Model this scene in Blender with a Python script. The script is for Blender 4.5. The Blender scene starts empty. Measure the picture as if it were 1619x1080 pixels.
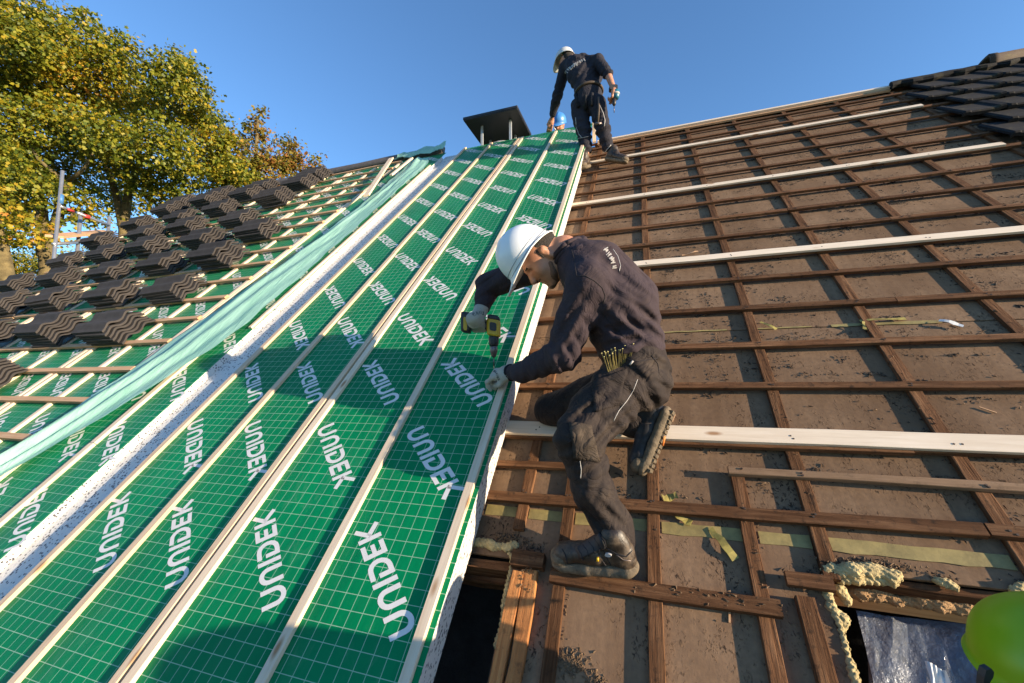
import bpy, bmesh, math, random
import numpy as np
from mathutils import Vector, Matrix

random.seed(7)
SC = bpy.context.scene
COL = SC.collection
S2 = math.sqrt(0.5)

# ------------------------------------------------------------------ camera, sky, sun, exposure
CAM_R = Vector((0.94701, 0.32116, -0.00587))
CAM_D = Vector((-0.03517, 0.08551, -0.99572))
CAM_F = Vector((-0.31928, 0.94316, 0.09227))
CAM_F.normalize()
CAM_R = (CAM_R - CAM_F * CAM_R.dot(CAM_F)).normalized()
CAM_D = CAM_F.cross(CAM_R).normalized()
CAM_P = Vector((0.0, -1.16673, 1.16673))
FPX = 653.92
cam_data = bpy.data.cameras.new('camera')
cam_data.sensor_width = 36.0
cam_data.lens = FPX / 1619.0 * 36.0
cam_data.clip_start = 0.05
cam_data.clip_end = 3000.0
camera = bpy.data.objects.new('camera', cam_data)
COL.objects.link(camera)
camera.matrix_world = Matrix(((CAM_R.x, -CAM_D.x, -CAM_F.x, CAM_P.x),
                              (CAM_R.y, -CAM_D.y, -CAM_F.y, CAM_P.y),
                              (CAM_R.z, -CAM_D.z, -CAM_F.z, CAM_P.z),
                              (0, 0, 0, 1)))
SC.camera = camera

SUN_ROOF = Vector((1.0, 0.008, 0.27))            # towards the sun: along the ridge, up the slope, off the slope
SUN = Vector((SUN_ROOF.x, (SUN_ROOF.y - SUN_ROOF.z) * S2, (SUN_ROOF.y + SUN_ROOF.z) * S2)).normalized()
sun_data = bpy.data.lights.new('sun', 'SUN')
sun_data.energy = 5.0
sun_data.angle = math.radians(0.55)
sun_data.color = (1.0, 0.81, 0.575)
sun = bpy.data.objects.new('sun', sun_data)
COL.objects.link(sun)
sun.rotation_euler = SUN.to_track_quat('Z', 'Y').to_euler()

world = bpy.data.worlds.new('World')
SC.world = world
world.use_nodes = True
wn = world.node_tree
for n_ in list(wn.nodes):
    wn.nodes.remove(n_)
sky = wn.nodes.new('ShaderNodeTexSky')
sky.sky_type = 'NISHITA'
sky.sun_disc = False
sky.sun_elevation = math.asin(SUN.z)
sky.sun_rotation = math.atan2(SUN.x, SUN.y)
sky.air_density = 1.0
sky.dust_density = 0.1
sky.ozone_density = 4.3
bg = wn.nodes.new('ShaderNodeBackground')
bg.inputs['Strength'].default_value = 0.148
wo = wn.nodes.new('ShaderNodeOutputWorld')
wn.links.new(sky.outputs[0], bg.inputs['Color'])
wn.links.new(bg.outputs[0], wo.inputs['Surface'])

SC.view_settings.view_transform = 'Standard'
SC.view_settings.look = 'None'
SC.view_settings.gamma = 1.0
SC.view_settings.exposure = 1.18
SC.view_settings.use_curve_mapping = False

# ------------------------------------------------------------------ helpers
def W(px, py, y):
    """Point at horizontal distance y (world) along the sight line measured in the survey picture."""
    r = CAM_R * (px - 809.5) + CAM_D * (py - 540.0) + CAM_F * FPX
    return CAM_P + r * ((y - CAM_P.y) / r.y)

def WD(px, py, depth):
    r = CAM_R * (px - 809.5) + CAM_D * (py - 540.0) + CAM_F * FPX
    return CAM_P + r * (depth / FPX)

def RP(u, v, n=0.0):
    return Vector((u, (v - n) * S2, (v + n) * S2))

N_UP = Vector((0, -S2, S2))
V_UP = Vector((0, S2, S2))
ROOF_ROT = (math.radians(45), 0, 0)

def tag(o, label=None, cat=None, group=None, kind=None):
    if label: o['label'] = label
    if cat: o['category'] = cat
    if group: o['group'] = group
    if kind: o['kind'] = kind
    return o

def empty(name, loc=(0, 0, 0), rot=(0, 0, 0)):
    o = bpy.data.objects.new(name, None)
    o.empty_display_size = 0.1
    o.location = loc
    o.rotation_euler = rot
    COL.objects.link(o)
    return o

def link_mesh(name, me, mat=None, parent=None, smooth=False):
    o = bpy.data.objects.new(name, me)
    COL.objects.link(o)
    if mat is not None:
        if isinstance(mat, (list, tuple)):
            for m_ in mat:
                me.materials.append(m_)
        else:
            me.materials.append(mat)
    if parent is not None:
        o.parent = parent
    if smooth:
        me.polygons.foreach_set('use_smooth', [True] * len(me.polygons))
    return o

class MB:
    def __init__(self):
        self.v = []; self.f = []; self.m = []
    def face(self, idx, mi=0):
        self.f.append(tuple(idx)); self.m.append(mi)
    def add(self, pts):
        b = len(self.v)
        self.v.extend([tuple(p) for p in pts])
        return b
    def box(self, x0, x1, y0, y1, z0, z1, mi=0):
        b = self.add([(x0, y0, z0), (x1, y0, z0), (x1, y1, z0), (x0, y1, z0), (x0, y0, z1), (x1, y0, z1), (x1, y1, z1), (x0, y1, z1)])
        for q in ((3, 2, 1, 0), (4, 5, 6, 7), (0, 1, 5, 4), (1, 2, 6, 5), (2, 3, 7, 6), (3, 0, 4, 7)):
            self.face([b + i for i in q], mi)
    def loft(self, rings, cap=True, mi=0, closed=True):
        """rings: list of equal length point lists"""
        n = len(rings[0]); bs = [self.add(r) for r in rings]
        for a, c in zip(bs[:-1], bs[1:]):
            for i in range(n if closed else n - 1):
                j = (i + 1) % n
                self.face((a + i, a + j, c + j, c + i), mi)
        if cap and closed:
            self.face([bs[0] + i for i in reversed(range(n))], mi)
            self.face([bs[-1] + i for i in range(n)], mi)
    def tube(self, pts, r, seg=8, mi=0, cap=True):
        pts = [Vector(p) for p in pts]
        rings = []
        up = Vector((0.13, 0.31, 0.94))
        for i, p in enumerate(pts):
            t = (pts[min(i + 1, len(pts) - 1)] - pts[max(i - 1, 0)]).normalized()
            a = t.cross(up)
            if a.length < 1e-3: a = t.cross(Vector((1, 0, 0)))
            a.normalize(); b = t.cross(a).normalized()
            rr = r[i] if isinstance(r, (list, tuple)) else r
            rings.append([p + a * (rr * math.cos(2 * math.pi * k / seg)) + b * (rr * math.sin(2 * math.pi * k / seg)) for k in range(seg)])
        self.loft(rings, cap, mi)
    def beam(self, p0, p1, wdir, w, hdir, h, wob=0.0015, ch=0.002, step=0.4, seed=0, mi=0):
        """rough sawn bar: p0->p1 centre line, w along wdir, h along hdir; chamfered 8-sided section"""
        rnd = random.Random(seed)
        p0 = Vector(p0); p1 = Vector(p1); wd = Vector(wdir).normalized(); hd = Vector(hdir).normalized()
        L = (p1 - p0).length; ns = max(1, int(L / step))
        t = (p1 - p0).normalized()
        rings = []
        for i in range(ns + 1):
            c = p0 + (p1 - p0) * (i / ns)
            c = c + wd * rnd.uniform(-wob, wob) * 1.5 + hd * rnd.uniform(-wob, 0) * 0.5
            a = w / 2 + rnd.uniform(-wob, wob) * 0.7; b = h / 2
            x = [(-a + ch, -b), (a - ch, -b), (a, -b + ch), (a, b - ch), (a - ch, b), (-a + ch, b), (-a, b - ch), (-a, -b + ch)]
            rings.append([c + wd * (px + rnd.uniform(-wob, wob) * 0.4) + hd * (py + rnd.uniform(-wob, wob) * 0.25) for px, py in x])
        flip = wd.cross(hd).dot(t) < 0
        if flip:
            rings = [list(reversed(r)) for r in rings]
        self.loft(rings, True, mi)
    def build(self, name, mat=None, parent=None, smooth=False):
        me = bpy.data.meshes.new(name)
        me.from_pydata(self.v, [], self.f)
        o = link_mesh(name, me, mat, parent, smooth)
        if any(self.m):
            me.polygons.foreach_set('material_index', self.m)
        me.update()
        return o

def bevel(o, w=0.003, seg=2, ang=35):
    md = o.modifiers.new('bevel', 'BEVEL'); md.width = w; md.segments = seg; md.limit_method = 'ANGLE'; md.angle_limit = math.radians(ang)
    return o

def copy_tree(o, parent=None):
    c = o.copy(); COL.objects.link(c)
    if parent is not None: c.parent = parent
    for ch in list(o.children):
        copy_tree(ch, c)
    return c

# ------------------------------------------------------------------ materials
def new_mat(name):
    m = bpy.data.materials.new(name); m.use_nodes = True
    nt = m.node_tree
    for n_ in list(nt.nodes): nt.nodes.remove(n_)
    out = nt.nodes.new('ShaderNodeOutputMaterial'); p = nt.nodes.new('ShaderNodeBsdfPrincipled')
    nt.links.new(p.outputs[0], out.inputs['Surface'])
    return m, nt, p, out

class NG:
    """tiny node helper"""
    def __init__(self, nt): self.nt = nt
    def node(self, t, **kw):
        n_ = self.nt.nodes.new(t)
        for k, v in kw.items():
            if k.startswith('i_'): n_.inputs[k[2:].replace('_', ' ')].default_value = v
            else: setattr(n_, k, v)
        return n_
    def link(self, a, b): self.nt.links.new(a, b)
    def coord(self, scale=(1, 1, 1), kind='Object', rot=(0, 0, 0), loc=(0, 0, 0)):
        tc = self.node('ShaderNodeTexCoord'); mp = self.node('ShaderNodeMapping')
        mp.inputs['Scale'].default_value = scale; mp.inputs['Rotation'].default_value = rot; mp.inputs['Location'].default_value = loc
        self.link(tc.outputs[kind], mp.inputs['Vector'])
        return mp.outputs['Vector']
    def noise(self, vec, scale=5, detail=6, rough=0.6, dist=0.0):
        n_ = self.node('ShaderNodeTexNoise'); n_.inputs['Scale'].default_value = scale; n_.inputs['Detail'].default_value = detail
        n_.inputs['Roughness'].default_value = rough; n_.inputs['Distortion'].default_value = dist
        self.link(vec, n_.inputs['Vector'])
        return n_.outputs['Fac']
    def voronoi(self, vec, scale=5, feature='F1', out='Distance', rnd=1.0):
        n_ = self.node('ShaderNodeTexVoronoi', feature=feature); n_.inputs['Scale'].default_value = scale; n_.inputs['Randomness'].default_value = rnd
        self.link(vec, n_.inputs['Vector'])
        return n_.outputs[out]
    def ramp(self, fac, stops, interp='LINEAR'):
        r = self.node('ShaderNodeValToRGB'); r.color_ramp.interpolation = interp
        el = r.color_ramp.elements
        while len(el) > 1: el.remove(el[-1])
        el[0].position = stops[0][0]; c = stops[0][1]; el[0].color = (c[0], c[1], c[2], 1) if not isinstance(c, (int, float)) else (c, c, c, 1)
        for pos, c in stops[1:]:
            e = el.new(pos); e.color = (c[0], c[1], c[2], 1) if not isinstance(c, (int, float)) else (c, c, c, 1)
        self.link(fac, r.inputs['Fac'])
        return r.outputs['Color']
    def mix(self, fac, a, b, mode='MIX'):
        m = self.node('ShaderNodeMix', data_type='RGBA', blend_type=mode)
        for i, val in ((0, fac), (6, a), (7, b)):
            if hasattr(val, 'links'): self.link(val, m.inputs[i])
            elif i == 0: m.inputs[0].default_value = val
            else: m.inputs[i].default_value = (val, val, val, 1) if isinstance(val, (int, float)) else (val[0], val[1], val[2], 1)
        return m.outputs[2]
    def math(self, op, a, b=0.0, c=None):
        m = self.node('ShaderNodeMath', operation=op)
        for i, val in enumerate((a, b) if c is None else (a, b, c)):
            if hasattr(val, 'links'): self.link(val, m.inputs[i])
            else: m.inputs[i].default_value = val
        return m.outputs[0]
    def sep(self, vec):
        s = self.node('ShaderNodeSeparateXYZ'); self.link(vec, s.inputs[0]); return s.outputs
    def bump(self, h, strength=0.3, dist=0.01):
        b = self.node('ShaderNodeBump'); b.inputs['Strength'].default_value = strength; b.inputs['Distance'].default_value = dist
        self.link(h, b.inputs['Height']); return b.outputs['Normal']
    def objrand(self):
        return self.node('ShaderNodeObjectInfo').outputs['Random']

def wood(name, axis, dark, mid, light, knots=0.0, rough=0.8, grain=1.0, dirt=0.0, bump=0.35, vary=0.25):
    m, nt, p, out = new_mat(name); g = NG(nt)
    al, ac = 2.2, 38.0
    sc = [ac, ac, ac]; sc[axis] = al
    rn = g.objrand()
    off = g.node('ShaderNodeVectorMath', operation='SCALE'); off.inputs[0].default_value = (7.3, 3.1, 5.7); g.link(rn, off.inputs['Scale'])
    tc = g.node('ShaderNodeTexCoord')
    ad = g.node('ShaderNodeVectorMath', operation='ADD'); g.link(tc.outputs['Object'], ad.inputs[0]); g.link(off.outputs[0], ad.inputs[1])
    mp = g.node('ShaderNodeMapping'); mp.inputs['Scale'].default_value = sc; g.link(ad.outputs[0], mp.inputs['Vector'])
    n1 = g.noise(mp.outputs[0], 1.6 * grain, 7, 0.65, 0.4)
    n2 = g.noise(ad.outputs[0], 3.0, 5, 0.6)
    col = g.ramp(n1, [(0.25, dark), (0.5, mid), (0.75, light)])
    col = g.mix(g.ramp(n2, [(0.35, 0.0), (0.7, 1.0)]), col, g.mix(0.5, col, dark))
    if knots:
        kv = g.node('ShaderNodeMapping'); ks = [9, 9, 9]; ks[axis] = 3.0; kv.inputs['Scale'].default_value = ks; g.link(ad.outputs[0], kv.inputs['Vector'])
        kd = g.voronoi(kv.outputs[0], 1.0)
        kf = g.ramp(kd, [(0.05, 1.0), (0.13, 0.0)])
        col = g.mix(g.math('MULTIPLY', kf, knots), col, (0.30, 0.13, 0.04))
    if dirt:
        d = g.noise(ad.outputs[0], 26, 8, 0.75)
        col = g.mix(g.math('MULTIPLY', g.ramp(d, [(0.54, 0.0), (0.66, 1.0)]), dirt), col, (0.022, 0.016, 0.012))
    hv = g.math('MULTIPLY_ADD', rn, vary * 2, 1.0 - vary)
    hs = g.node('ShaderNodeHueSaturation'); g.link(hv, hs.inputs['Value']); g.link(col, hs.inputs['Color'])
    g.link(hs.outputs[0], p.inputs['Base Color'])
    p.inputs['Roughness'].default_value = rough; p.inputs['Specular IOR Level'].default_value = 0.12
    fine = g.noise(mp.outputs[0], 5.0 * grain, 4, 0.7)
    g.link(g.bump(g.math('ADD', n1, g.math('MULTIPLY', fine, 0.5)), bump, 0.006), p.inputs['Normal'])
    return m

OLD_D, OLD_M, OLD_L = (0.045, 0.018, 0.007), (0.138, 0.066, 0.032), (0.265, 0.142, 0.072)
MAT = {}
MAT['old_u'] = wood('old_wood_along_ridge', 0, OLD_D, OLD_M, OLD_L, dirt=0.75, rough=0.9, bump=0.8)
MAT['old_v'] = wood('old_wood_up_slope', 1, OLD_D, OLD_M, OLD_L, dirt=0.75, rough=0.9, bump=0.8)
MAT['fresh_u'] = wood('fresh_wood_along_ridge', 0, (0.64, 0.51, 0.37), (0.76, 0.63, 0.48), (0.82, 0.70, 0.56), knots=0.8, rough=0.7, bump=0.12, vary=0.06)
MAT['fresh_v'] = wood('fresh_wood_up_slope', 1, (0.60, 0.45, 0.31), (0.70, 0.56, 0.41), (0.77, 0.64, 0.49), knots=0.8, rough=0.7, bump=0.12, vary=0.08)
MAT['lath_u'] = wood('new_lath_along_ridge', 0, (0.40, 0.22, 0.12), (0.52, 0.32, 0.18), (0.62, 0.42, 0.26), knots=0.6, rough=0.75, bump=0.15, vary=0.12)
MAT['tan_v'] = wood('tan_lath_up_slope', 1, (0.52, 0.36, 0.23), (0.63, 0.465, 0.32), (0.70, 0.55, 0.40), knots=0.7, rough=0.72, bump=0.15, vary=0.08)
MAT['grey_u'] = wood('weathered_lath_along_ridge', 0, (0.14, 0.085, 0.05), (0.235, 0.148, 0.088), (0.32, 0.21, 0.135), dirt=0.3, rough=0.85, bump=0.3)
MAT['orange_v'] = wood('split_orange_rafter_wood', 1, (0.22, 0.085, 0.03), (0.40, 0.17, 0.06), (0.55, 0.27, 0.10), dirt=0.45, rough=0.8, bump=0.7)
MAT['orange_u'] = wood('clean_orange_trim_wood', 0, (0.45, 0.22, 0.09), (0.58, 0.32, 0.14), (0.66, 0.40, 0.20), rough=0.75, bump=0.2)

def mat_sheet():
    m, nt, p, out = new_mat('old_brown_roof_sheet'); g = NG(nt)
    v = g.coord()
    a = g.noise(v, 2.2, 6, 0.6); b = g.noise(v, 45, 6, 0.7); c = g.noise(g.coord((1.6, 1.0, 1.0)), 4.2, 8, 0.74, 0.8); st = g.noise(g.coord((9.0, 0.7, 1.0)), 1.6, 6, 0.65)
    col = g.ramp(a, [(0.3, (0.155, 0.093, 0.054)), (0.55, (0.235, 0.149, 0.090)), (0.75, (0.30, 0.198, 0.122))])
    col = g.mix(g.ramp(b, [(0.4, 0.0), (0.7, 0.55)]), col, (0.12, 0.08, 0.055))
    grit = g.noise(g.coord((1.5, 1.0, 1.0)), 62, 5, 0.6, 0.8)
    patch = g.ramp(c, [(0.49, 0.0), (0.60, 1.0)])
    col = g.mix(g.ramp(st, [(0.42, 0.0), (0.70, 0.5)]), col, (0.13, 0.078, 0.046))
    gr = g.math('MULTIPLY', g.ramp(grit, [(0.55, 0.0), (0.60, 1.0)]), patch)
    col = g.mix(g.math('MULTIPLY', gr, 0.9), col, (0.035, 0.024, 0.018))
    rr = g.math('MULTIPLY_ADD', g.objrand(), 0.24, 0.9)
    hs = g.node('ShaderNodeHueSaturation'); g.link(rr, hs.inputs['Value']); g.link(col, hs.inputs['Color'])
    g.link(hs.outputs[0], p.inputs['Base Color'])
    p.inputs['Roughness'].default_value = 0.92; p.inputs['Specular IOR Level'].default_value = 0.04
    h = g.math('ADD', g.math('MULTIPLY', b, 0.5), g.math('MULTIPLY', gr, 1.2))
    g.link(g.bump(h, 0.55, 0.005), p.inputs['Normal'])
    return m
MAT['sheet'] = mat_sheet()

def mat_film():
    m, nt, p, out = new_mat('green_grid_film'); g = NG(nt)
    v = g.coord()
    o = g.sep(v)
    def line(s, ph):
        f = g.math('FRACT', g.math('MULTIPLY_ADD', s, 20.0, ph))
        d = g.math('ABSOLUTE', g.math('SUBTRACT', f, 0.5))
        return g.math('LESS_THAN', d, 0.024)
    ln = g.math('MAXIMUM', line(o[0], 0.95), line(o[1], 0.1))
    big = g.noise(v, 1.3, 4, 0.5)
    base = g.ramp(big, [(0.3, (0.0008, 0.150, 0.054)), (0.7, (0.0015, 0.205, 0.076))])
    scuff = g.noise(g.coord((1.2, .5, 1)), 7, 9, 0.78, 1.2); smear = g.noise(v, 1.7, 5, 0.6)
    base = g.mix(g.math('MULTIPLY', g.math('MULTIPLY', g.ramp(scuff, [(0.52, 0.0), (0.72, 1.0)]), g.ramp(smear, [(0.45, 0.0), (0.65, 1.0)])), 0.16), base, (0.35, 0.42, 0.36))
    col = g.mix(g.math('MULTIPLY', ln, 0.5), base, (0.50, 0.66, 0.52))
    g.link(col, p.inputs['Base Color'])
    rr = g.ramp(g.noise(v, 6, 5, 0.6), [(0.3, 0.30), (0.7, 0.46)])
    g.link(rr, p.inputs['Roughness'])
    p.inputs['Specular IOR Level'].default_value = 0.07
    w = g.noise(g.coord((1.0, 0.35, 1.0)), 5.0, 4, 0.5); w2 = g.noise(v, 130, 2, 0.5)
    g.link(g.bump(g.math('ADD', w, g.math('MULTIPLY', w2, 0.02)), 0.6, 0.018), p.inputs['Normal'])
    return m
MAT['film'] = mat_film()

def plain(name, col, rough=0.6, metal=0.0, var=0.0, nscale=20, bump=0.0, bscale=60, spec=0.5, bdist=0.004):
    m, nt, p, out = new_mat(name); g = NG(nt)
    p.inputs['Roughness'].default_value = rough; p.inputs['Metallic'].default_value = metal
    p.inputs['Specular IOR Level'].default_value = spec
    v = g.coord()
    n_ = g.noise(v, nscale, 6, 0.65)
    lo = tuple(c * (1 - var) for c in col); hi = tuple(min(1.0, c * (1 + var)) for c in col)
    g.link(g.ramp(n_, [(0.3, lo), (0.7, hi)]), p.inputs['Base Color'])
    if bump:
        g.link(g.bump(g.noise(v, bscale, 5, 0.65), bump, bdist), p.inputs['Normal'])
    return m
MAT['print'] = plain('pale_grey_print', (0.66, 0.63, 0.60), 0.5, var=0.06)
MAT['label_edge'] = plain('cream_panel_edge', (0.72, 0.66, 0.50), 0.6, var=0.06)

def mat_eps():
    m, nt, p, out = new_mat('speckled_polystyrene'); g = NG(nt)
    v = g.coord()
    bead = g.voronoi(v, 80); cell = g.voronoi(v, 80, out='Color'); pn = g.noise(v, 9, 4, 0.6)
    s = g.sep(cell)
    dark = g.math('LESS_THAN', s[0], g.math('MULTIPLY_ADD', pn, 0.9, -0.09))
    shape = g.ramp(bead, [(0.38, 1.0), (0.50, 0.0)])
    col = g.mix(g.math('MULTIPLY', g.math('MULTIPLY', dark, shape), 0.95), (0.62, 0.60, 0.57), (0.03, 0.033, 0.045))
    col = g.mix(g.ramp(bead, [(0.45, 0.0), (0.75, 0.25)]), col, (0.5, 0.5, 0.52))
    g.link(col, p.inputs['Base Color']); p.inputs['Roughness'].default_value = 0.85
    g.link(g.bump(bead, 0.35, -0.004), p.inputs['Normal'])
    return m
MAT['eps'] = mat_eps()

def mat_membrane():
    m, nt, p, out = new_mat('mint_membrane'); g = NG(nt)
    v = g.coord()
    n_ = g.noise(g.coord((6, 1.2, 6)), 3, 6, 0.6)
    g.link(g.ramp(n_, [(0.3, (0.30, 0.58, 0.47)), (0.7, (0.43, 0.72, 0.60))]), p.inputs['Base Color'])
    p.inputs['Roughness'].default_value = 0.55
    wr = g.noise(g.coord((9, 1.3, 9)), 4, 6, 0.6, 0.5)
    g.link(g.bump(wr, 0.5, 0.02), p.inputs['Normal'])
    tr = g.node('ShaderNodeBsdfTranslucent'); tr.inputs['Color'].default_value = (0.35, 0.62, 0.5, 1)
    mx = g.node('ShaderNodeMixShader'); mx.inputs[0].default_value = 0.3
    g.link(p.outputs[0], mx.inputs[1]); g.link(tr.outputs[0], mx.inputs[2]); g.link(mx.outputs[0], out.inputs['Surface'])
    return m
MAT['membrane'] = mat_membrane()

def mat_tile(name, base, edge, moss=0.0):
    m, nt, p, out = new_mat(name); g = NG(nt)
    v = g.coord()
    a = g.noise(v, 12, 6, 0.65); b = g.noise(v, 160, 4, 0.7)
    col = g.ramp(a, [(0.3, tuple(c * 0.8 for c in base)), (0.7, tuple(c * 1.25 for c in base))])
    if moss:
        mo = g.noise(v, 7, 7, 0.7)
        col = g.mix(g.math('MULTIPLY', g.ramp(mo, [(0.52, 0.0), (0.66, 1.0)]), moss), col, (0.11, 0.09, 0.035))
    hs = g.node('ShaderNodeHueSaturation'); g.link(g.math('MULTIPLY_ADD', g.objrand(), 0.3, 0.85), hs.inputs['Value']); g.link(col, hs.inputs['Color'])
    g.link(hs.outputs[0], p.inputs['Base Color']); p.inputs['Roughness'].default_value = edge; p.inputs['Specular IOR Level'].default_value = 0.25
    g.link(g.bump(b, 0.25, 0.002), p.inputs['Normal'])
    return m
MAT['tile'] = mat_tile('dark_concrete_tile', (0.046, 0.040, 0.037), 0.85)
MAT['old_tile'] = mat_tile('weathered_slate_tile', (0.010, 0.0095, 0.010), 0.85, moss=0.35)
MAT['ridge_tile'] = mat_tile('weathered_ridge_tile', (0.06, 0.042, 0.03), 0.8, moss=0.8)
MAT['dark'] = plain('dark_void', (0.012, 0.012, 0.014), 0.9)
MAT['attic'] = plain('attic_insulation_dark', (0.05, 0.05, 0.055), 0.9, var=0.4, nscale=6, bump=0.6, bscale=14, bdist=0.03)
MAT['foam'] = plain('yellowed_expanding_foam', (0.50, 0.39, 0.19), 0.9, var=0.4, nscale=45, bump=1.0, bscale=110, bdist=0.01)
MAT['tape'] = plain('faded_yellow_tape', (0.26, 0.20, 0.07), 0.6, var=0.35, nscale=14, bump=0.2)
MAT['yellow_scrap'] = plain('yellow_tape_scrap', (0.27, 0.215, 0.05), 0.6, var=0.5)
MAT['crumb'] = plain('dark_moss_debris', (0.04, 0.028, 0.02), 0.95, var=0.5, nscale=40)
MAT['chip'] = plain('brown_leaf_debris', (0.14, 0.085, 0.045), 0.9, var=0.5, nscale=30)
MAT['brick'] = plain('house_wall_render', (0.35, 0.2, 0.14), 0.9, var=0.2)
MAT['soil'] = plain('ground_grass', (0.06, 0.085, 0.03), 0.95, var=0.4, nscale=0.8)
MAT['ridgecap'] = plain('grey_ridge_roll', (0.10, 0.085, 0.075), 0.7, var=0.25, bump=0.2)
MAT['mortar'] = plain('grey_mortar_stack', (0.33, 0.34, 0.36), 0.8, var=0.2, bump=0.3)
MAT['cowl'] = plain('black_cowl_plate', (0.018, 0.018, 0.020), 0.45, var=0.2)
MAT['cowl_leg'] = plain('grey_galvanised_leg', (0.42, 0.44, 0.46), 0.5, metal=0.3, var=0.1)
MAT['steel'] = plain('galvanised_pole', (0.48, 0.49, 0.50), 0.38, metal=0.75, var=0.15, nscale=8)
MAT['blue_paint'] = plain('blue_paint', (0.05, 0.16, 0.36), 0.5, var=0.2)
MAT['red_paint'] = plain('red_paint', (0.45, 0.04, 0.03), 0.5, var=0.2)
MAT['sticker'] = plain('white_sticker', (0.7, 0.68, 0.62), 0.6, var=0.1)
MAT['chuck_dark'] = plain('rusty_nail', (0.05, 0.03, 0.02), 0.7, var=0.4)
# ------------------------------------------------------------------ ground and house
gm = MB()
gm.face([gm.add([(-900, -900, -5.2)]), gm.add([(900, -900, -5.2)]), gm.add([(900, 900, -5.2)]), gm.add([(-900, 900, -5.2)])])
tag(gm.build('ground', MAT['soil']), kind='structure')

house = tag(empty('house'), 'house whose steep roof is stripped to brown sheets and old battens', 'house')
def rpart(mb, name, mat, smooth=False):
    o = mb.build(name, mat, house, smooth); o.rotation_euler = ROOF_ROT
    return o

EAVE_V, RIDGE_V = -0.75, 6.37
e0 = RP(0, EAVE_V, -0.3); rz = RP(0, RIDGE_V, 0)
w = MB()                                                  # outer walls, closed at the gables
ridge_y, ridge_z = rz.y, rz.z - 0.25
yb = 2 * ridge_y - e0.y
w.box(-8.9, 9.0, e0.y + 0.12, e0.y + 0.34, -5.19, e0.z - 0.05)
w.box(-8.9, 9.0, yb - 0.34, yb - 0.12, -5.19, e0.z - 0.05)
for gx in (-8.9, 8.78):
    a = w.add([(gx, e0.y + 0.34, -5.19), (gx, yb - 0.34, -5.19), (gx, yb - 0.34, e0.z), (gx, ridge_y, ridge_z - 0.1), (gx, e0.y + 0.34, e0.z)])
    b = w.add([(gx + 0.22, p[1], p[2]) for p in w.v[a:a + 5]])
    w.face([a + i for i in (4, 3, 2, 1, 0)]); w.face([b + i for i in range(5)])
    for i in range(5):
        j = (i + 1) % 5; w.face((a + i, a + j, b + j, b + i))
w.build('wall', MAT['brick'], house)
bs = MB()                                                 # the far slope, never seen from here but it closes the attic
p = [(-9.0, ridge_y + 0.02, rz.z - 0.12), (9.0, ridge_y + 0.02, rz.z - 0.12), (9.0, yb, e0.z - 0.02), (-9.0, yb, e0.z - 0.02)]
a = bs.add(p); b = bs.add([(q[0], q[1], q[2] - 0.08) for q in p])
bs.face((a, a + 1, a + 2, a + 3)); bs.face((b + 3, b + 2, b + 1, b))
for i in range(4):
    j = (i + 1) % 4; bs.face((a + i, b + i, b + j, a + j))
bs.build('rear_slope', MAT['old_tile'], house)
af = MB(); af.box(-8.6, 8.7, -0.6, 3.2, -0.95, -0.85)
o = af.build('attic_floor', MAT['attic'], house); o.rotation_euler = ROOF_ROT

def sheet(u0, u1, v0, v1, seed):
    r = random.Random(seed); m = MB()
    dz = r.uniform(-0.0025, 0.0015)
    m.box(u0 + .002, u1 - .002, v0 + .002, v1 - .002, -0.060 + dz, -0.045 + dz)
    return bevel(rpart(m, 'roof_sheet', MAT['sheet']), .0015, 1)
rows = [0.86, 2.09, 3.31, 4.53, 5.75, 6.36]
sd = 0
for k in range(len(rows) - 1):
    cut = [-2.2] + ([1.09, 3.25, 5.45] if k % 2 else [-.56, 2.17, 4.34, 6.5]) + [8.8]
    for a0, a1 in zip(cut[:-1], cut[1:]):
        sheet(a0, a1, rows[k], rows[k + 1], sd); sd += 1
for (a0, a1, b0, b1) in [(-1.3, -0.565, 0.665, 0.86), (-0.565, 0.52, -0.74, 0.86), (0.52, 1.66, 0.775, 0.86), (1.66, 4.2, -0.74, 0.86), (4.2, 8.8, -0.74, 0.86)]:
    sheet(a0, a1, b0, b1, sd); sd += 1

# counter battens (up the slope)
cbs = [(-0.565, 0.78, 6.33), (-0.36, -0.74, 1.285), (-0.015, -0.74, 6.33), (0.325, -0.74, 1.128), (0.545, 0.735, 6.33), (1.09, 0.80, 6.33),
       (1.635, 0.80, 6.33), (2.17, -0.74, 6.33), (2.71, -0.74, 6.33), (3.25, -.74, 6.33), (3.8, -.74, 6.33), (4.34, -.74, 6.33), (4.9, -.74, 6.33), (5.45, -.74, 6.33), (6.0, -.74, 6.33)]
for i, (u, v0, v1) in enumerate(cbs):
    segs = [(v0, v1)] if v1 - v0 < 3 else [(v0, 2.6 + 0.3 * (i % 3)), (2.605 + 0.3 * (i % 3), v1)]
    for j, (a0, a1) in enumerate(segs):
        m = MB(); m.beam((u + random.uniform(-.006, .006), a0, -.0335), (u + random.uniform(-.006, .006), a1, -.0335), (1, 0, 0), .048, (0, 0, 1), .022, .002, .002, .3, i * 7 + j)
        rpart(m, 'counter_batten', MAT['old_v'])
m = MB(); m.beam((.455, -.74, -.03), (.447, .665, -.03), (1, 0, 0), .052, (0, 0, 1), .03, .0025, .003, .25, 99); rpart(m, 'counter_batten', MAT['old_v'])

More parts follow.
